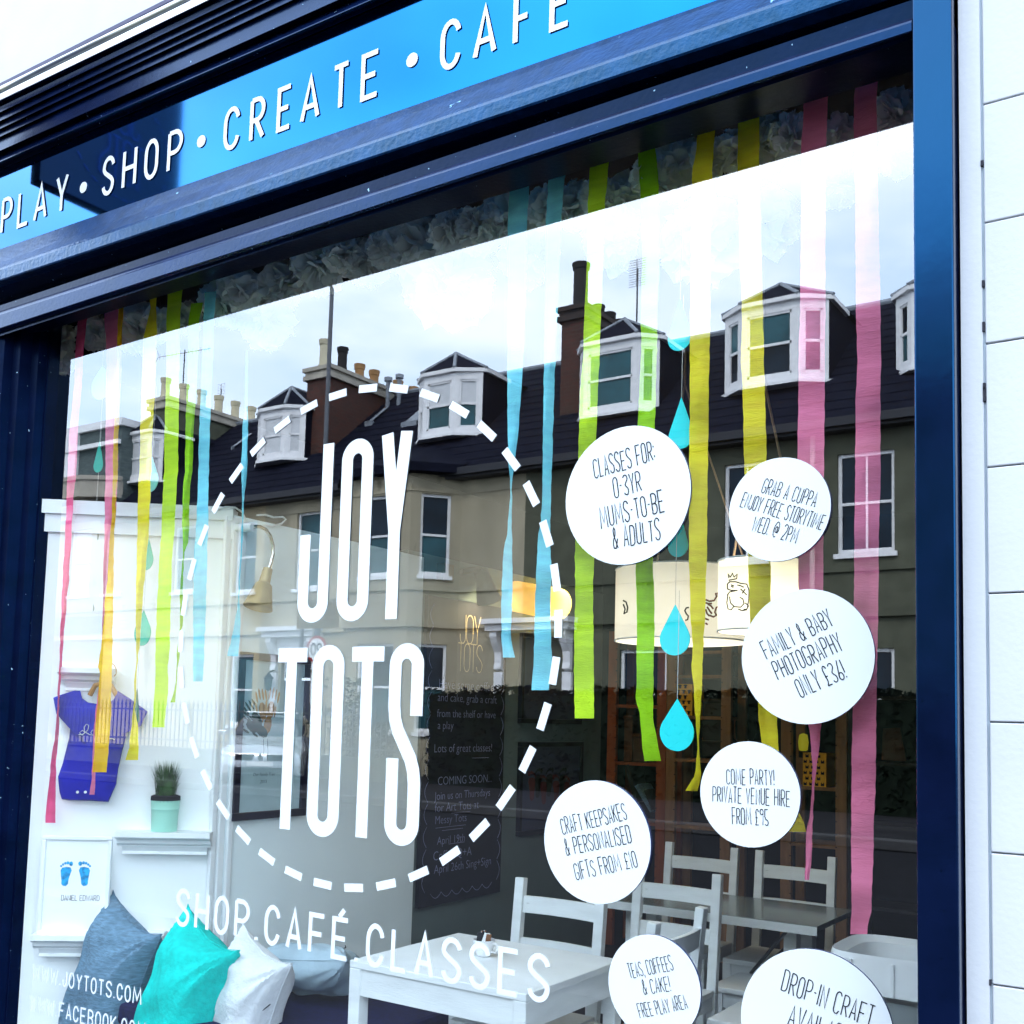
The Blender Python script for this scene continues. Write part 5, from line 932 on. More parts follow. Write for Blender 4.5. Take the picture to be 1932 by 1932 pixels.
def headfn(u, v):           # face towards -x
    a = u * 2 * math.pi; b = (v - .5) * math.pi; d = Vector((-math.cos(a) * math.cos(b), math.sin(a) * math.cos(b), math.sin(b))); r_ = Vector((.092 * d.x, .074 * d.y, .115 * d.z))
    f = max(0, -d.x); 
    r_.x -= .030 * f ** 10 * math.exp(-((d.z + .12) / .16) ** 2) * (abs(d.y) < .5); r_.x += .010 * f ** 6 * math.exp(-((d.z - .12) / .12) ** 2); r_.x -= .010 * f ** 6 * math.exp(-((d.z + .5) / .12) ** 2)
    if d.z < -.3: r_.y *= 1 - .25 * (-.3 - d.z)
    return Vector((-.02, 0, 1.565)) + r_
o_ = len(mb.v); mb.grid(headfn, 32, 20, 1); mb.smooth = True
mb.v = [(x, y, z + dz_ * (z / 1.57)) for x, y, z in mb.v]
bo = mb.build('body', ['dark clothes', 'skin'], t, local=True, smooth=True); rm = bo.modifiers.new('weld', 'WELD'); rm.merge_threshold = .0005
mb = MB()
def hairfn(u, v):
    a = u * 2 * math.pi; b = -.75 + v * (math.pi / 2 + .75); d = Vector((-math.cos(a) * math.cos(b), math.sin(a) * math.cos(b), math.sin(b))); f = max(0, -d.x - .25)
    k = 1.12 - .42 * f * (1 if d.z < .55 else .3); return Vector((-.008, 0, 1.572 + dz_)) + Vector((.098 * d.x * k + .01, .084 * d.y * k, .122 * d.z * 1.05))
mb.grid(hairfn, 30, 14); mb.smooth = True; mb.build('hair', 'hair', t, local=True, smooth=True)
mb = MB()
for s in (-1, 1): mb.lathe([(0, -.008), (.008, 0), (0, .008)], (-.097, s * .03, 1.585 + dz_), 8)
mb.build('eye', 'hair', t, local=True)
# ------------------------------------------------------------------ the terrace across the road, seen only in the glass
YF = 19.0
def MP(k, a, b, yv=YF): return mir(px(k, a, b), yv)
ZE = mir((1049, 855), YF).z; ZR = mir((1663, 574), 23.5).z; YR = 23.5
def panel(mb, P0, P1, z0, z1, ops, rev=.14):
    # upright wall from P0 to P1 (x, y) with openings (s0, s1, za, zb) and their reveals
    P0, P1 = Vector(P0), Vector(P1); L = (P1 - P0).length; t = (P1 - P0) / L; n = Vector((t.y, -t.x)); n = n if n.y > 0 else -n
    def W_(s, z, d=0): q = P0 + t * s - n * d; return (q.x, q.y, z)
    ss = sorted({0, L} | {min(max(v, 0), L) for o in ops for v in o[:2]}); zz = sorted({z0, z1} | {v for o in ops for v in o[2:]})
    for a, b in zip(ss[:-1], ss[1:]):
        for c, d in zip(zz[:-1], zz[1:]):
            m = ((a + b) / 2, (c + d) / 2)
            if not any(o[0] < m[0] < o[1] and o[2] < m[1] < o[3] for o in ops): mb.quad(W_(a, c), W_(b, c), W_(b, d), W_(a, d))
    for a, b, c, d in ops:
        mb.quad(W_(a, c), W_(a, d), W_(a, d, rev), W_(a, c, rev)); mb.quad(W_(b, d), W_(b, c), W_(b, c, rev), W_(b, d, rev)); mb.quad(W_(a, d), W_(b, d), W_(b, d, rev), W_(a, d, rev)); mb.quad(W_(b, c), W_(a, c), W_(a, c, rev), W_(b, c, rev))
    return W_, n
def sash(W_, a, b, c, d, parent, fw=.07, rev=.11, pm='dark pane', mull=False, mid=.5):
    mb = MB()
    def bar(s0, s1, z0, z1, d0, d1):
        v = [W_(s, z, dd) for dd in (d0, d1) for z in (z0, z1) for s in (s0, s1)]
        mb.add(v, [(0, 1, 3, 2), (4, 6, 7, 5), (0, 2, 6, 4), (1, 5, 7, 3), (2, 3, 7, 6), (0, 4, 5, 1)])
    bar(a, a + fw, c, d, rev - .04, rev + .05); bar(b - fw, b, c, d, rev - .04, rev + .05); bar(a + fw, b - fw, d - fw, d, rev - .04, rev + .05); bar(a + fw, b - fw, c, c + fw * 1.3, rev - .05, rev + .05)
    zm = c + (d - c) * mid; bar(a + fw, b - fw, zm - fw * .4, zm + fw * .4, rev - .02, rev + .05)
    if mull: bar((a + b) / 2 - .02, (a + b) / 2 + .02, c + fw, d - fw, rev - .01, rev + .05)
    bar(a - .06, b + .06, c - .10, c - .002, -.07, rev - .05)
    o = mb.build('window', 'white window paint', parent)
    for z0, z1, dd in ((c + fw, zm - fw * .4, .03), (zm + fw * .4, d - fw, .01)):
        m2 = MB(); m2.quad(W_(a + fw, z0, rev + dd), W_(b - fw, z0, rev + dd), W_(b - fw, z1, rev + dd), W_(a + fw, z1, rev + dd)); m2.build('pane', pm if isinstance(pm, str) else pm[0 if z0 > c + fw + .01 else 1], o)
    return o
def op(k, a, b, c, d, x0, yv=YF):     # measured window rectangle -> span along the wall and heights
    p, q_ = MP(k, a, (c + d) / 2, yv), MP(k, b, (c + d) / 2, yv); xm = (a + b) / 2
    return (p.x - x0, q_.x - x0, MP(k, xm, d, yv).z, MP(k, xm, c, yv).z)
xc1 = MP(2, 1180, 1750, 20.5).x; xc2 = MP(4, 1650, 220, 20.5).x; xc3 = MP(4, 830, 380, 20.5).x
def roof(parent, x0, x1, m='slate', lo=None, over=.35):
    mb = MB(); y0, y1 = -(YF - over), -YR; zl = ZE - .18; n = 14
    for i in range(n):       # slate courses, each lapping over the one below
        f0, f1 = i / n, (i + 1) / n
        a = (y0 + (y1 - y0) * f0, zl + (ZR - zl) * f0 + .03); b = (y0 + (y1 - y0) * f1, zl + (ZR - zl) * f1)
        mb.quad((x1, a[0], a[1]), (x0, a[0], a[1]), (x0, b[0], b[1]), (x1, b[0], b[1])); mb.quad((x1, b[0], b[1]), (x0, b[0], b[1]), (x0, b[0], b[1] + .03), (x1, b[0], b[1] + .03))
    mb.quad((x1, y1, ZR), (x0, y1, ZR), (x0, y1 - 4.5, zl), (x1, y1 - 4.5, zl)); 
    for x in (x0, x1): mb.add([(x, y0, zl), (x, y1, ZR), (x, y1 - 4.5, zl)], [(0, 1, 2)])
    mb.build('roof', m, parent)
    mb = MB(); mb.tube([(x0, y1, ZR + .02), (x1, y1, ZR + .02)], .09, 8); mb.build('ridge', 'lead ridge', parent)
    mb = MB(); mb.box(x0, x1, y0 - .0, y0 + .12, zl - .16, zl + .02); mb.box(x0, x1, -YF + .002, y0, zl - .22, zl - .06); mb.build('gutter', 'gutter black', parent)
def dormer(parent, xs, zb, zt_, za, yv=19.9, pane_='dark pane', ppm=('dark pane', 'blind pane')):
    # canted dormer: xs = left splay, front left, front right, right splay
    e0, a, b, e1 = xs; yb = -(yv + .34); yf = -yv
    t = thing_part('dormer', parent)
    pts = [(e0, yb), (a, yf), (b, yf), (e1, yb)]
    mb = MB(); 
    for p, q_ in zip(pts[:-1], pts[1:]):
        L = (Vector(q_) - Vector(p)).length; fr = min(.13, L * .22)
        W_, n = panel(mb, p, q_, zb, zt_, [(fr, L - fr, zb + .16, zt_ - .2)], .05)
        zz0, zz1 = zb + .16, zt_ - .2
        for s0, s1, c, d in ((fr, fr + .05, zz0, zz1), (L - fr - .05, L - fr, zz0, zz1), (fr, L - fr, zz0, zz0 + .06), (fr, L - fr, zz1 - .05, zz1), (fr, L - fr, (zz0 + zz1) / 2 - .03, (zz0 + zz1) / 2 + .03)):
            v = [W_(s, z, dd) for dd in (.02, .07) for z in (c, d) for s in (s0, s1)]; mb.add(v, [(0, 1, 3, 2), (0, 2, 6, 4), (1, 5, 7, 3), (2, 3, 7, 6), (0, 4, 5, 1)])
        m2 = MB(); zm = (zz0 + zz1) / 2
        m2.quad(W_(fr, zz0, .06), W_(L - fr, zz0, .06), W_(L - fr, zm, .06), W_(fr, zm, .06)); m2.build('pane', ppm[0], t)
        m2 = MB(); m2.quad(W_(fr, zm, .055), W_(L - fr, zm, .055), W_(L - fr, zz1, .055), W_(fr, zz1, .055)); m2.build('pane', ppm[1], t)
    o = .10; cor = [(e0 - o, yb - .02), (a - o * .4, yf + o), (b + o * .4, yf + o), (e1 + o, yb - .02)]
    mb.poly([(x, y, zt_) for x, y in cor] + [(e1 + o, yb - 1.2, zt_), (e0 - o, yb - 1.2, zt_)], (0, 0, .10))
    mb.poly([(x, y, zb - .08) for x, y in cor] + [(e1, yb - .3, zb - .08), (e0, yb - .3, zb - .08)], (0, 0, .078))
    fo_ = mb.build('dormer_front', 'white window paint', t)
    mb = MB(); ap = ((a + b) / 2, yb - .35, za); top = [(x, y, zt_ + .101) for x, y in cor]; bk = [(e1 + o, yb - 2.4, zt_ + .101), (e0 - o, yb - 2.4, zt_ + .101)]; ab = ((a + b) / 2, yb - 2.6, za)
    for p, q_ in zip(top[:-1], top[1:]): mb.add([p, q_, ap], [(0, 1, 2)])
    mb.quad(top[-1], bk[0], ab, ap); mb.quad(bk[1], top[0], ap, ab)
    mb.quad((e0, yb, zb - .1), (e0, yb, zt_ + .05), (e0, yb - 2.2, zt_ + .05), (e0, yb - 2.2, zb - .1)); mb.quad((e1, yb, zb - .1), (e1, yb - 2.2, zb - .1), (e1, yb - 2.2, zt_ + .05), (e1, yb, zt_ + .05))
    mb.build('dormer_roof', 'slate', t)
    mb = MB()
    for p in top: mb.tube([Vector(p), Vector(ap)], .05, 6)
    mb.tube([Vector(ap), Vector(ab)], .06, 6); mb.build('dormer_ridge', 'lead ridge', t)
def thing_part(name, parent):
    mb = MB(); o = bpy.data.meshes.new(name); ob = bpy.data.objects.new(name, o); COL.objects.link(ob); ob.parent = parent; ORG[ob.name] = ORG[parent.name]; return ob
def stack(x0, x1, yv0, yv1, zb, zt_, bm_, label, pots, capm='stone trim'):
    t = thing('chimney_stack', label, 'chimney', ((x0 + x1) / 2, -yv0, zb))
    mb = MB(); mb.box(x0, x1, -yv1, -yv0, zb - 2.5, zt_ - .38); mb.build('brickwork', bm_, t)
    mb = MB(); mb.box(x0 - .10, x1 + .10, -yv1 - .1, -yv0 + .10, zt_ - .38, zt_ - .24); mb.box(x0 - .05, x1 + .05, -yv1 - .05, -yv0 + .05, zt_ - .24, zt_ - .12); mb.box(x0 - .12, x1 + .12, -yv1 - .12, -yv0 + .12, zt_ - .12, zt_); mb.build('cap', capm, t)
    base = None
    for i, (yv, m, hh) in enumerate(pots):
        c = ((x0 + x1) / 2, -yv, zt_); mb = MB(); g_ = 1.5 if hh > 1 else 1.15; mb.lathe([(r_ * g_, z_) for r_, z_ in [(.17, 0), (.16, .1), (.13, .12), (.125, hh - .18), (.15, hh - .15), (.15, hh - .08), (.16, hh - .06), (.16, hh), (.12, hh), (.12, hh - .3)]], c, 14); mb.build('chimney_pot', m, t)
    return t
BASES = ('stone trim',)
# houses
h_r = thing('terraced_house', 'grey roughcast terraced house with slate roof and two dormers, right end of the reflection', 'house', (-6, -YF, .12))
h_m = thing('terraced_house', 'terraced house with a two storey bay and a dormer above it, middle of the reflection', 'house', (-14, -YF, .12))
h_l = thing('terraced_house', 'beige rendered terraced house left of the lamp post in the reflection', 'house', (-24, -YF, .12))
h_f = thing('terraced_house', 'pale house with a grey slate upper floor, far left of the reflection', 'house', (-33, -YF, .12))
zs_ = MP(6, 1000, 1190).z; zc_ = MP(6, 1250, 1430).z
def courses(parent, x0, x1, m='stone trim'):
    mb = MB(); mb.box(x0, x1, -YF, -YF + .06, zs_ - .16, zs_ + .02); mb.box(x0, x1, -YF, -YF + .10, zc_ - .14, zc_ + .02); mb.box(x0, x1, -YF, -YF + .05, .12, .7); mb.build('string_course', m, parent)
# right house
x0 = xc1; ops = [op(6, 935, 1240, 590, 1130, x0), op(6, 330, 560, 650, 1172, x0), op(5, 1490, 1740, 1650, 1885, x0), op(6, 1060, 1240, 1640, 1905, x0)]
ops[2] = (ops[2][0], ops[2][1], 1.2, ops[2][3]); ops[3] = (ops[3][0], ops[3][1], 1.2, ops[3][3])
ops += [(ops[0][1] + 1.6, ops[0][1] + 2.8, ops[0][2], ops[0][3]), (ops[0][1] + 4.6, ops[0][1] + 5.8, ops[0][2], ops[0][3])]
mb = MB(); W_, n = panel(mb, (x0, -YF), (9, -YF), .12, ZE, ops); mb.quad((9, -YF, .12), (9, -YF - 9, .12), (9, -YF - 9, ZE), (9, -YF, ZE)); mb.build('wall', 'grey roughcast', h_r)
for i, o in enumerate(ops): sash(W_, *o, h_r, mull=(i in (0, 1)))
courses(h_r, x0, 9, 'grey roughcast'); roof(h_r, x0, 9)
mb = MB(); dpx = MP(6, 812, 500).x; mb.tube([(dpx, -YF + .1, ZE - .3), (dpx, -YF + .1, .3)], .055, 8); mb.box(dpx - .14, dpx + .14, -YF, -YF + .2, ZE - 1.5, ZE - 1.25); mb.build('downpipe', 'stone trim', h_r)
# middle house: bay
bx0, bx1, bx2 = mir((660, 1000), 18.0).x, mir((774, 1000), 18.0).x, mir((869, 1000), YF).x; bxl = bx0 - (bx2 - bx1)
x0 = xc2; wc = op(5, 955, 1150, 770, 1240, x0); xd = MP(5, 1030, 1700).x - x0
ops = [wc, (xd - .75, xd + .75, .5, MP(5, 1010, 1560).z), op(13, 918, 1135, 100, 835, x0)]
gd0, gd1 = MP(13, 775, 1600).x, MP(13, 1060, 1600).x
if gd0 > x0: ops.append((gd0 - x0, gd1 - x0, .5, MP(13, 900, 1480).z))
def clip_ops(ops, L): return [o for o in ops if o[0] > .02 and o[1] < L - .02]
mb = MB(); segs = [((x0, -YF), (bxl, -YF)), ((bxl, -YF), (bx0, -18.0)), ((bx0, -18.0), (bx1, -18.0)), ((bx1, -18.0), (bx2, -YF)), ((bx2, -YF), (xc1, -YF))]
todo = []
for i, (p, q_) in enumerate(segs):
    L = (Vector(q_) - Vector(p)).length; base = p[0] - x0
    if i in (0, 4): oo = clip_ops([(o[0] - base, o[1] - base, o[2], o[3]) for o in ops], L)
    else:
        za, zb_ = MP(5, 495, 1250, 18.4).z, MP(5, 495, 815, 18.4).z; m_ = L * .2; oo = [(m_, L - m_, za, zb_), (m_, L - m_, 1.2, zc_ - .55)]
    W_, n = panel(mb, p, q_, .12, ZE, oo); todo.append((W_, oo, i))
mb.build('wall', 'pale render', h_m)
for W_, oo, i in todo:
    for o in oo:
        if o[2] < .6: continue
        sash(W_, *o, h_m, pm=('dark pane', 'teal pane') if i else 'teal pane')
mb = MB(); off = .08
for z0_, z1_, e in ((zs_ - .16, zs_ + .02, .06), (zc_ - .14, zc_ + .02, .1), (ZE - .75, ZE - .68, .03)):
    mb.poly([(x0, -YF + e, z0_), (bxl - e * .4, -YF + e, z0_), (bx0 - e * .4, -18.0 + e, z0_), (bx1 + e * .4, -18.0 + e, z0_), (bx2 + e * .4, -YF + e, z0_), (xc1, -YF + e, z0_), (xc1, -YF - .02, z0_), (x0, -YF - .02, z0_)], (0, 0, z1_ - z0_))
mb.build('string_course', 'pale render', h_m); roof(h_m, xc2, xc1)
mb = MB(); zl = ZE - .05; cc_ = [(bxl - .3, -YF + .35), (bx0 - .15, -17.7), (bx1 + .15, -17.7), (bx2 + .3, -YF + .35)]
mb.poly([(x, y, zl - .25) for x, y in cc_] + [(bx2 + .3, -YF - .1, zl - .25), (bxl - .3, -YF - .1, zl - .25)], (0, 0, .22)); ap = ((bx0 + bx1) / 2, -YF - 1.3, zl + 1.15)
for p, q_ in zip(cc_[:-1], cc_[1:]): mb.add([(p[0], p[1], zl - .03), (q_[0], q_[1], zl - .03), ap], [(0, 1, 2)])
mb.add([(cc_[0][0], cc_[0][1], zl - .03), ap, (cc_[0][0], -YF - 1.3, zl + .8)], [(0, 2, 1)]); mb.add([(cc_[3][0], cc_[3][1], zl - .03), ap, (cc_[3][0], -YF - 1.3, zl + .8)], [(0, 1, 2)]); mb.build('bay_roof', 'slate', h_m)
# left house
x0 = xc3; ops = [op(13, 335, 530, 195, 870, x0), op(4, 930, 1040, 990, 1340, x0)]
ops.append((ops[0][0], ops[0][1] + .1, 1.2, MP(13, 420, 1470).z))
if gd0 <= xc2: ops.append((gd0 - x0, min(gd1, xc2 - .1) - x0, .5, MP(13, 900, 1480).z))
mb = MB(); W_, n = panel(mb, (x0, -YF), (xc2, -YF), .12, ZE, clip_ops(ops, xc2 - x0)); mb.build('wall', 'beige render', h_l)
for o in clip_ops(ops, xc2 - x0):
    if o[2] > .6: sash(W_, *o, h_l, pm='teal pane')
courses(h_l, x0, xc2, 'beige render'); roof(h_l, x0, xc2)
# doors with hoods and consoles
def portal(parent, x0, x1, zt_, zc0, label_m='white window paint'):
    mb = MB(); mb.box(x0 - .5, x1 + .5, -YF, -YF + .55, zc0 - .12, zc0); mb.box(x0 - .42, x1 + .42, -YF, -YF + .42, zc0 - .28, zc0 - .122); mb.box(x0 - .35, x1 + .35, -YF, -YF + .1, zt_, zc0 - .282); mb.build('door_hood', label_m, parent)
    for x in (x0 - .22, x1 + .22):
        mb = MB(); pr = [(0, 0), (.34, 0), (.36, -.12), (.26, -.3), (.12, -.5), (.10, -.75), (.14, -.9), (0, -.95)]
        mb.poly([(x - .1, -YF + a, zc0 - .285 + b) for a, b in pr], (.2, 0, 0)); mb.build('console', label_m, parent)
        mb = MB(); mb.box(x - .12, x + .12, -YF, -YF + .09, .12, zc0 - 1.26); mb.build('door_jamb', label_m, parent)
    mb = MB(); mb.box(x0, x1, -YF - .2, -YF - .14, .5, zt_ - .7); d_ = mb.build('door', 'door dark', parent)
    for i in range(2):
        for z0_, z1_ in ((.8, 1.5), (1.65, zt_ - .9)):
            xa = x0 + .12 + i * ((x1 - x0) / 2 - .03); mb = MB(); mb.box(xa, xa + (x1 - x0) / 2 - .22, -YF - .139, -YF - .125, z0_, z1_); mb.build('door_panel', 'door dark', d_)
    mb = MB(); mb.box(x0, x1, -YF - .2, -YF - .16, zt_ - .62, zt_); mb.build('fanlight', 'dark pane', parent)
    mb = MB(); mb.box(x0 - .3, x1 + .3, -YF + .0, -YF + .9, .12, .31); mb.box(x0 - .2, x1 + .2, -YF + .0, -YF + .5, .31, .5); mb.build('step', 'stone trim', parent)
dx = xd + xc2; portal(h_m, dx - .75, dx + .75, MP(5, 1010, 1560).z, MP(5, 1000, 1490).z)
par = h_m if gd0 > xc2 else h_l
portal(par, gd0, gd1, MP(13, 900, 1480).z, MP(13, 900, 1215).z)
zt_ = MP(13, 900, 1320).z; mb = MB(); mb.box(gd0 + .05, gd1 - .05, -YF + .101, -YF + .12, zt_ - .35, zt_ + .12); nb = mb.build('house_name_board', 'white window paint', par)
mb = MB(); p = MP(13, 725, 1750); mb.lathe([(0, -.22), (.08, -.18), (.12, .12), (.15, .14), (.03, .28), (0, .32)], (p.x, -YF + .3, p.z), 8); mb.tube([(p.x, -YF + .3, p.z + .3), (p.x, -YF, p.z + .4)], .02, 6); mb.build('lantern', 'iron', par)
# far left house
xw = mir((60, 900), YF).x - 22
ops = [op(4, 560, 655, 1010, 1350, xw), op(4, 375, 482, 1010, 1360, xw)]
mb = MB(); W_, n = panel(mb, (xw, -YF), (xc3, -YF), .12, ZE - .2, ops); mb.build('wall', 'pale render', h_f)
for o in ops: sash(W_, *o, h_f, pm='blind pane')
courses(h_f, xw, xc3, 'pale render'); mb = MB(); mb.box(xw, xc3 - .01, -YF, -YF + .03, .12, zs_ - .3); mb.build('added_dark_front', 'grey roughcast', h_f)  # thin dark front added to weaken this wall's reflection over the bodysuit
zg = mir((200, 798), YF + .6).z; zp0, zp1 = MP(4, 450, 850).z, MP(4, 450, 780).z
mb = MB(); mb.box(xw, xc3 - .35, -YF - 7, -YF - .5, ZE - .3, zg - .25); mb.build('upper_floor', 'grey slate', h_f)
mb = MB(); mb.box(xw, xc3 - .25, -YF - 7.1, -YF - .38, zg - .25, zg); mb.box(xw, xc3 - .28, -YF - .42, -YF - .3, zg - .9, zg - .75); mb.build('fascia', 'white window paint', h_f)
mb = MB(); wx = mir((137, 850), YF + .4).x; mb.box(wx - 1.2, wx + .25, -YF - .5, -YF - .36, ZE + .05, zg - .26); mb.build('window_surround', 'white window paint', h_f)
pa, pb = MP(4, 330, 800).x, MP(4, 650, 800).x; pc_ = MP(4, 500, 800).x
mb = MB(); pl = [(pa - 8, -YF + .12), (pa, -YF + .12), (pa + (pc_ - pa) * .4, -18.2), (pc_ + (pb - pc_) * .3, -18.2), (pb, -YF + .12), (pb, -YF - .05), (pa - 8, -YF - .05)]
mb.poly([(x, y, zp0) for x, y in pl], (0, 0, zp1 - zp0)); mb.poly([((x - pc_) * 1.02 + pc_, y + .06, zp1) for x, y in pl], (0, 0, .14)); mb.poly([((x - pc_) * 1.02 + pc_, y + .06, zp0 - .12) for x, y in pl], (0, 0, .12)); mb.build('parapet', 'stone trim', h_f)
# dormers
def dm(parent, k, xs, yb, yt, ya, **kw):
    yv = 19.9; ym = (yb + yt) / 2; X = [mir(px(k, a, ym), yv + (.34 if i in (0, 3) else 0)).x for i, a in enumerate(xs)]; am = (xs[1] + xs[2]) / 2
    if X[1] - X[0] < .2: X[0] = X[1] - .35
    dormer(parent, X, mir(px(k, am, yb), yv).z, mir(px(k, am, yt), yv).z, mir(px(k, am, ya), yv + .6).z, **kw)
dm(h_l, 4, (655, 668, 800, 872), 745, 500, 405, ppm=('blind pane', 'blind pane')); dm(h_l, 4, (1378, 1392, 1522, 1632), 632, 372, 262, ppm=('blind pane', 'blind pane'))
dm(h_m, 5, (415, 440, 605, 755), 503, 182, 78, ppm=('teal pane', 'blind pane')); dm(h_r, 5, (1276, 1296, 1582, 1702), 382, 10, -110, ppm=('teal pane', 'teal pane'))
dm(h_r, 6, (335, 425, 722, 890), 225, -195, -300, ppm=('dark pane', 'teal pane')); dm(h_r, 6, (1248, 1330, 1640, 1780), 118, -300, -420, ppm=('teal pane', 'dark pane'))
# chimneys, pots
xa, xb = MP(2, 1180, 1750, 20.5).x, MP(2, 1300, 1750, 20.5).x; zt1 = MP(2, 1230, 1640, 20.5).z
stack(xa, xb, 20.5, 25.5, ZE + 1, zt1, 'red brick', 'big red brick chimney stack with one tall dark pot and a row of low ones', [(20.85, 'dark pot', 1.25)] + [(21.8 + i * .62, 'dark pot', .45) for i in range(6)], 'dark brick')
xa, xb = MP(4, 1645, 200, 20.5).x, MP(4, 1765, 200, 20.5).x; zt2 = MP(4, 1700, 140, 20.5).z
stack(xa, xb, 20.5, 25.8, ZE + 1, zt2, 'red brick', 'red brick chimney stack behind the reflected lamp post', [(20.7, 'pale pot', .9), (21.5, 'dark pot', .9), (22.3, 'clay pot', .6), (23.0, 'clay pot', .6), (24.2, 'clay pot', .6), (25.0, 'clay pot', .6)], 'stone trim')
xa, xb = MP(4, 808, 350, 20.5).x, MP(4, 900, 350, 20.5).x; zt3 = MP(4, 860, 305, 20.5).z
stack(xa, xb, 20.5, 27.5, ZE + 1, zt3, 'grey roughcast', 'grey rendered chimney stack with a long row of pale pots', [(20.7 + i * .78, 'pale pot' if i < 6 else 'clay pot', .75) for i in range(9)], 'stone trim')
# roof lights, vents, aerials
for k, a, b, c, d, par in ((5, 250, 400, 360, 425, h_m), (5, 0, 110, 340, 400, h_m), (4, 1120, 1195, 485, 540, h_l)):
    p, q_ = MP(k, a, d, 20.6), MP(k, b, c, 21.3); ny = -(YF - .35) + (p.z - (ZE - .18)) / (ZR - ZE + .18) * (-(YR - YF + .35)); ny2 = ny - .75
    zz = lambda y: ZE - .18 + (-(y) - (YF - .35)) / (YR - YF + .35) * (ZR - ZE + .18) + .1
    mb = MB(); mb.quad((p.x, ny, zz(ny)), (q_.x, ny, zz(ny)), (q_.x, ny2, zz(ny2)), (p.x, ny2, zz(ny2))); mb.box(p.x - .06, q_.x + .06, ny - .05, ny + .06, zz(ny) - .15, zz(ny) + .02); mb.build('roof_light', 'lead ridge', par)
def aerial(k, a, b, yv, zbase, label, kind, s=1):
    p = MP(k, a, b, yv); t = thing('tv_aerial', label, 'aerial', (p.x, p.y, zbase)); mb = MB(); mb.tube([(p.x, p.y, zbase), (p.x, p.y, p.z + .1)], .022, 6); mb.build('mast', 'iron', t); mb = MB()
    if kind:
        mb.tube([(p.x - 1.0, p.y + .3, p.z - .08), (p.x + 1.0, p.y - .3, p.z + .08)], .018, 5)
        for i in range(13): x = p.x - .95 + i * .155; mb.tube([(x, p.y + .3 - (i / 12) * .6, p.z - .08 + i * .0133 + .11), (x, p.y + .3 - (i / 12) * .6, p.z - .3 + i * .0133 + .11)], .008, 4)
        for i in (-1, 1): mb.tube([(p.x - 1, p.y + .3 , p.z - .05), (p.x - 1.15, p.y + .35, p.z + i * .3)], .01, 4)
    else:
        for i in range(12): z = p.z + s * (-.75 + i * .13); mb.tube([(p.x - .5 * s, p.y, z), (p.x + .5 * s, p.y, z)], .010 * (.5 + s / 2), 4)
        mb.tube([(p.x - .02, p.y, p.z - .75 * s), (p.x - .02, p.y, p.z + .68 * s)], .02, 5)
    mb.build('antenna', 'steel', t)
aerial(4, 988, 62, 21.5, ZR - .2, 'slim rake shaped television aerial on a tall mast, left of the reflection', 1)
aerial(2, 1585, 1455, 22.0, ZR - .5, 'square grid television aerial beside the big brick chimney', 0, .5)
aerial(4, 1183, 270, 25.0, ZR - 1, 'small dark television aerial behind the clay pots', 0, .45)
for i, (a, b) in enumerate(((252, 215), (312, 200))):
    p = MP(5, a, b, 22.8); t = thing('flue_pipe', ['left', 'right'][i] + ' one of two thin grey flue pipes on the slate roof', 'flue', (p.x, p.y, ZR - 1.2), 'pair of flue pipes'); mb = MB(); mb.tube([(p.x, p.y, ZR - 1.2), (p.x, p.y, p.z)], .07, 8); mb.build('pipe', 'lead ridge', t); mb = MB(); mb.lathe([(.06, -.02), (.13, 0), (.13, .12), (0, .16)], (p.x, p.y, p.z), 10); mb.build('cowl', 'lead ridge', t)
# hedge, railings, shrub
def leaves(mb, n, fn, s, rr):
    for k in range(n):
        p, nn = fn(rr); a = Vector((rr.uniform(-1, 1), rr.uniform(-1, 1), rr.uniform(-1, 1))).normalized(); b = a.orthogonal().normalized(); q_ = s * rr.uniform(.6, 1.4)
        mb.add([p - a * q_, p + b * q_ * .5, p + a * q_, p - b * q_ * .5], [(0, 1, 2, 3)])
hxl = mir((800, 1300), 16.2).x; hz = mir((1300, 1305), 16.2).z
t = thing('hedge', 'long dark clipped hedge in front of the terrace across the road', 'hedge', (hxl, -16.6, .12)); rr = random.Random(9)
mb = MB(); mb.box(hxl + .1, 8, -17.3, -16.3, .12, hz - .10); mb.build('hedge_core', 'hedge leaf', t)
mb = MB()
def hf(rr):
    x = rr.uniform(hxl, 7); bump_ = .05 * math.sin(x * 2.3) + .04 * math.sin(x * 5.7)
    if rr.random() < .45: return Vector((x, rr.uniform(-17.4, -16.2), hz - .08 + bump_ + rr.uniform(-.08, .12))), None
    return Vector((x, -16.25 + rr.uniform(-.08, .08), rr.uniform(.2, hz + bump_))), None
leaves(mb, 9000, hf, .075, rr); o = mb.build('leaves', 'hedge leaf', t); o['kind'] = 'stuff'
rz_ = mir((300, 1322), 15.8).z
t = thing('railing', 'pale spear topped iron railing on a low wall, left of the hedge', 'railing', (-24, -15.8, .12)); xr0, xr1 = mir((100, 1320), 15.8).x, mir((760, 1320), 15.8).x
mb = MB(); mb.box(xr0, xr1, -15.95, -15.65, .12, .55); mb.box(xr0, xr1, -16.0, -15.6, .55, .63); mb.build('plinth', 'grey roughcast', t)
mb = MB(); nb_ = int((xr1 - xr0) / .17)
for i in range(nb_):
    x = xr0 + (i + .5) * (xr1 - xr0) / nb_; mb.beam((x, -15.8, .63), (x, -15.8, rz_ - .12), .025, .025, (0, 1, 0)); mb.add([(x - .04, -15.8, rz_ - .12), (x, -15.76, rz_ - .12), (x + .04, -15.8, rz_ - .12), (x, -15.84, rz_ - .12), (x, -15.8, rz_ + .06)], [(0, 1, 4), (1, 2, 4), (2, 3, 4), (3, 0, 4)])
o = mb.build('bars', 'white iron', t); o['kind'] = 'stuff'
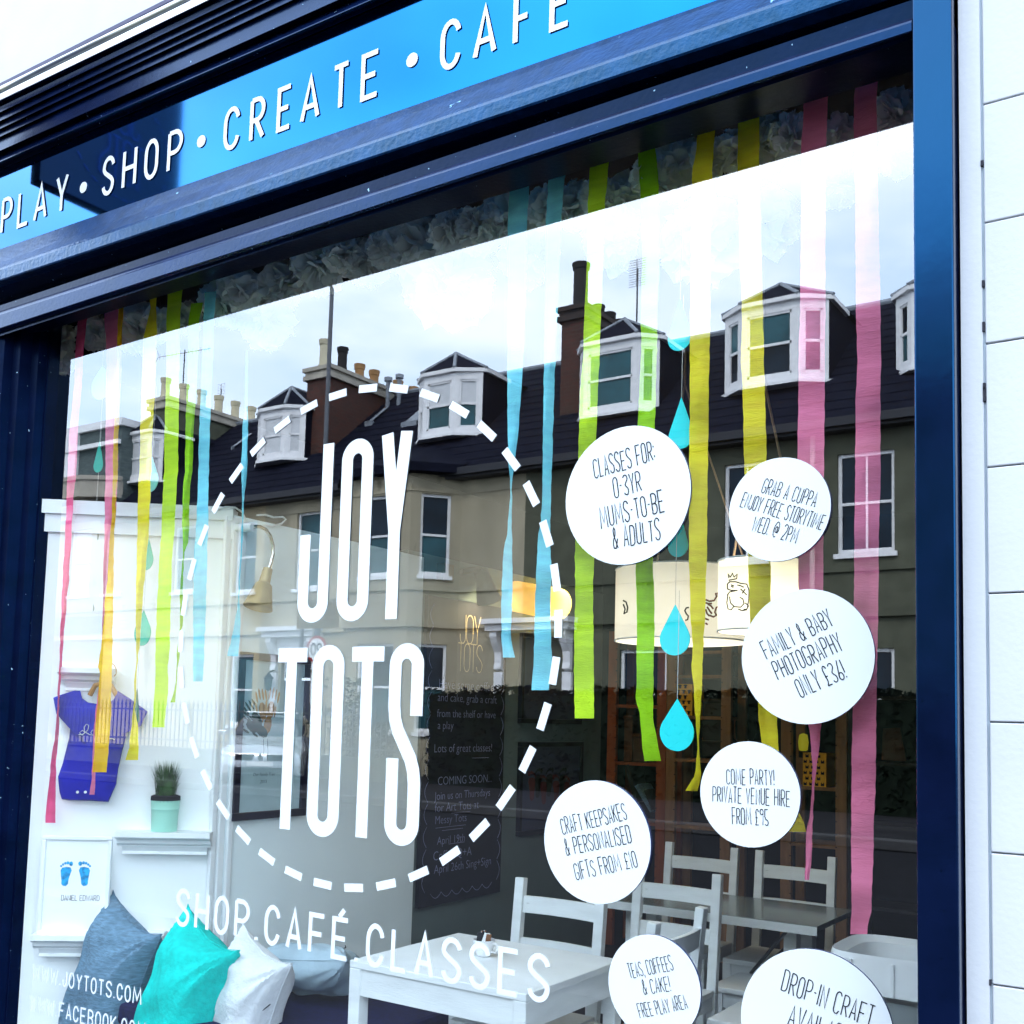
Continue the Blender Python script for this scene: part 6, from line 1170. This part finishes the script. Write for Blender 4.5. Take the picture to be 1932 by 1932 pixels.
mb = MB(); mb.box(xr0, xr1, -15.825, -15.775, rz_ - .25, rz_ - .21); mb.box(xr0, xr1, -15.825, -15.775, .8, .84); mb.build('rail', 'white iron', t)
for j, (a, b, c, lb) in enumerate(((880, 1560, 1740, 'grey leafed shrub behind the railing, left one'), (1040, 1560, 1830, 'grey leafed shrub behind the railing, right one'))):
    p = mir(px(14, 1440 + j * 240, 400 + j * 260), 16.8); t = thing('shrub', lb, 'shrub', (p.x, p.y, .12)); mb = MB(); ht = mir(px(14, 1440, 150 + j * 420), 16.8).z
    leaves(mb, 900, lambda rr: (Vector((p.x + rr.gauss(0, .3), p.y + rr.gauss(0, .25), .5 + (ht - .5) * rr.random() ** .8)), None), .06, rr); o = mb.build('foliage', 'shrub leaf', t)
    mb = MB(); mb.tube([(p.x, p.y, .12), (p.x + .05, p.y, ht * .7)], [.04, .015], 6); mb.build('stem', 'bark', t)
# lamp post, sign board, speed sign
lpz = mir((620, 300), 15.0); lb_ = mir((613, 870), 15.0)
t = thing('street_lamp', 'tall grey street lamp post rising above the roofs in the reflection', 'street lamp', (lb_.x, -15.0, .12))
mb = MB(); mb.tube([(lb_.x, -15, .12), (lb_.x, -15, 1.4)], .085, 10); mb.tube([(lb_.x, -15, 1.4), (lb_.x, -15, 11.4)], [.062, .048], 10); mb.tube([(lb_.x, -15, 11.4), (lb_.x, -14.7, 11.7), (lb_.x, -13.6, 11.85)], .035, 8); mb.build('pole', 'lamp post grey', t)
mb = MB(); mb.lathe([(0, -.05), (.12, -.03), (.14, .02), (.08, .08), (0, .1)], (lb_.x, -13.4, 11.85), 12, sx=.9, sy=2.4); mb.build('lantern', 'lamp post grey', t)
q0, q1 = mir(px(13, 922, 1225), 14.6), mir(px(13, 1330, 960), 14.6)
t = thing('street_notice', 'brown notice board on two posts, its lettering mirrored in the glass', 'sign', (q0.x, -14.6, .12))
mb = MB(); mb.box(q0.x, q1.x, -14.63, -14.6, q0.z, q1.z); bd = mb.build('board', 'brown sign', t)
for a in (955, 1095): x = mir(px(13, a, 1250), 14.6).x; mb = MB(); mb.tube([(x, -14.66, .12), (x, -14.66, q1.z)], .045, 8); mb.build('post', 'lamp post grey', t)
NB = Vector((0, 1, 0)); hq = q1.z - q0.z
for i, s in enumerate(('This is the', 'route to rest', 'Northern road', 'for buses', 'Please Give Way')):
    z = q1.z - hq * (.19 + i * .185); font_text(s, (q1.x - .08, -14.597, z), (q0.x + .25 if i not in (3,) else q0.x + .8, -14.597, z), NB, 'lettering', 'sign ink', bd, thin=0)
sx_ = mir(px(13, 1115, 1420), 14.4); t = thing('speed_sign', 'round white speed limit sign with a red ring', 'sign', (sx_.x, -14.4, .12))
mb = MB(); mb.tube([(sx_.x, -14.45, .12), (sx_.x, -14.45, sx_.z + .3)], .04, 8); mb.build('post', 'lamp post grey', t)
mb = MB(); mb.poly([(sx_.x + .3 * math.cos(i * .2618), -14.41, sx_.z + .3 * math.sin(i * .2618)) for i in range(24)], (0, .015, 0)); mb.build('ring', 'sign red', t)
mb = MB(); mb.poly([(sx_.x + .24 * math.cos(i * .2618), -14.394, sx_.z + .24 * math.sin(i * .2618)) for i in range(24)], (0, .004, 0)); fc = mb.build('face', 'plate white', t)
mb = MB(); letters(mb, '20', (sx_.x + .15, -14.388, sx_.z - .12), (sx_.x - .15, -14.388, sx_.z - .12), .24, .04, NB, 1.5, .4); mb.build('lettering', 'ink', fc)
# silver car parked across the road
cp = mir((452, 1418), 15.0); t = thing('parked_car', 'silver hatchback parked across the road, nose towards the shop', 'car', (-17.7, -14.3, .12))
def carz(sec):
    mb = MB(); n = len(sec[0][1]); 
    for x, pts in sec: mb.v += [(x, a, b) for a, b in pts]
    for i in range(len(sec) - 1): mb.f += [(i * n + k, i * n + (k + 1) % n, (i + 1) * n + (k + 1) % n, (i + 1) * n + k) for k in range(n)]
    mb.f += [tuple(range(n - 1, -1, -1)), tuple((len(sec) - 1) * n + k for k in range(n))]; mb.m = [0] * len(mb.f); mb.smooth = True; return mb
def cs(w, zb, zs_, zt, wt): return [(-w, zb), (-w * 1.02, (zb + zs_) / 2), (-w, zs_), (-wt, zt), (wt, zt), (w, zs_), (w * 1.02, (zb + zs_) / 2), (w, zb)]
body = carz([(2.05, cs(.62, .26, .52, .56, .5)), (1.98, cs(.78, .2, .62, .70, .6)), (1.75, cs(.85, .2, .68, .80, .66)), (1.1, cs(.87, .2, .74, .94, .72)), (.95, cs(.87, .2, .78, 1.0, .74)), (0, cs(.88, .2, .86, .98, .76)), (-1.4, cs(.87, .22, .90, 1.0, .74)), (-1.9, cs(.84, .28, .86, .95, .66)), (-2.0, cs(.76, .34, .80, .86, .6))]).build('body', 'silver car paint', t, local=True)
carz([(1.0, cs(.72, .95, .98, .99, .70)), (.25, cs(.72, .95, 1.2, 1.42, .58)), (-.3, cs(.72, .95, 1.2, 1.48, .58)), (-1.3, cs(.72, .95, 1.2, 1.44, .56)), (-1.85, cs(.66, .92, .96, .98, .6))]).build('cabin', 'car glass', t, local=True)
mb = MB(); mb.box(-1.35, .2, -.56, .56, 1.44, 1.49); mb.build('roof_panel', 'silver car paint', t, local=True, bevel=.02)
for s in (-1, 1):
    mb = MB(); mb.poly([(2.03, s * .12, .62), (2.035, s * .5, .62), (2.035, s * .5, .50), (2.05, s * .16, .50)], (.02, 0, 0)); mb.build('grille', 'car black', t, local=True)
    mb = MB(); mb.poly([(1.90, s * .58, .70), (1.72, s * .84, .72), (1.72, s * .84, .56), (2.0, s * .58, .54)], (.05, 0, .0)); mb.build('headlight', 'headlamp', t, local=True)
    mb = MB(); mb.box(.75, .95, s * .86 - .02, s * .86 + .16 * s, .98, 1.08); mb.build('mirror', 'silver car paint', t, local=True, bevel=.02)
    for x in (1.3, -1.3):
        mb = MB(); mb.tube([(x, s * .72, .31), (x, s * .90, .31)], .31, 22); wh = mb.build('wheel', 'tyre', t, local=True); mb = MB(); mb.tube([(x, s * .895, .31), (x, s * .905, .31)], .19, 16); mb.build('rim', 'steel', wh, local=True)
mb = MB(); mb.box(1.99, 2.06, -.62, .62, .26, .36); mb.build('lower_grille', 'car black', t, local=True)
mb = MB(); mb.poly([(2.065, .07 * a, .565 + .085 * b) for a, b in ((0, 1), (.75, .0), (0, -1), (-.75, .0))], (.012, 0, 0)); bdg = mb.build('badge', 'chrome', t, local=True)
mb = MB(); mb.box(2.05, 2.065, -.26, .26, .39, .48); mb.build('number_plate', 'plate white', t, local=True)
t.rotation_euler = (0, 0, R(50)); t.scale = (1, 1, 1)
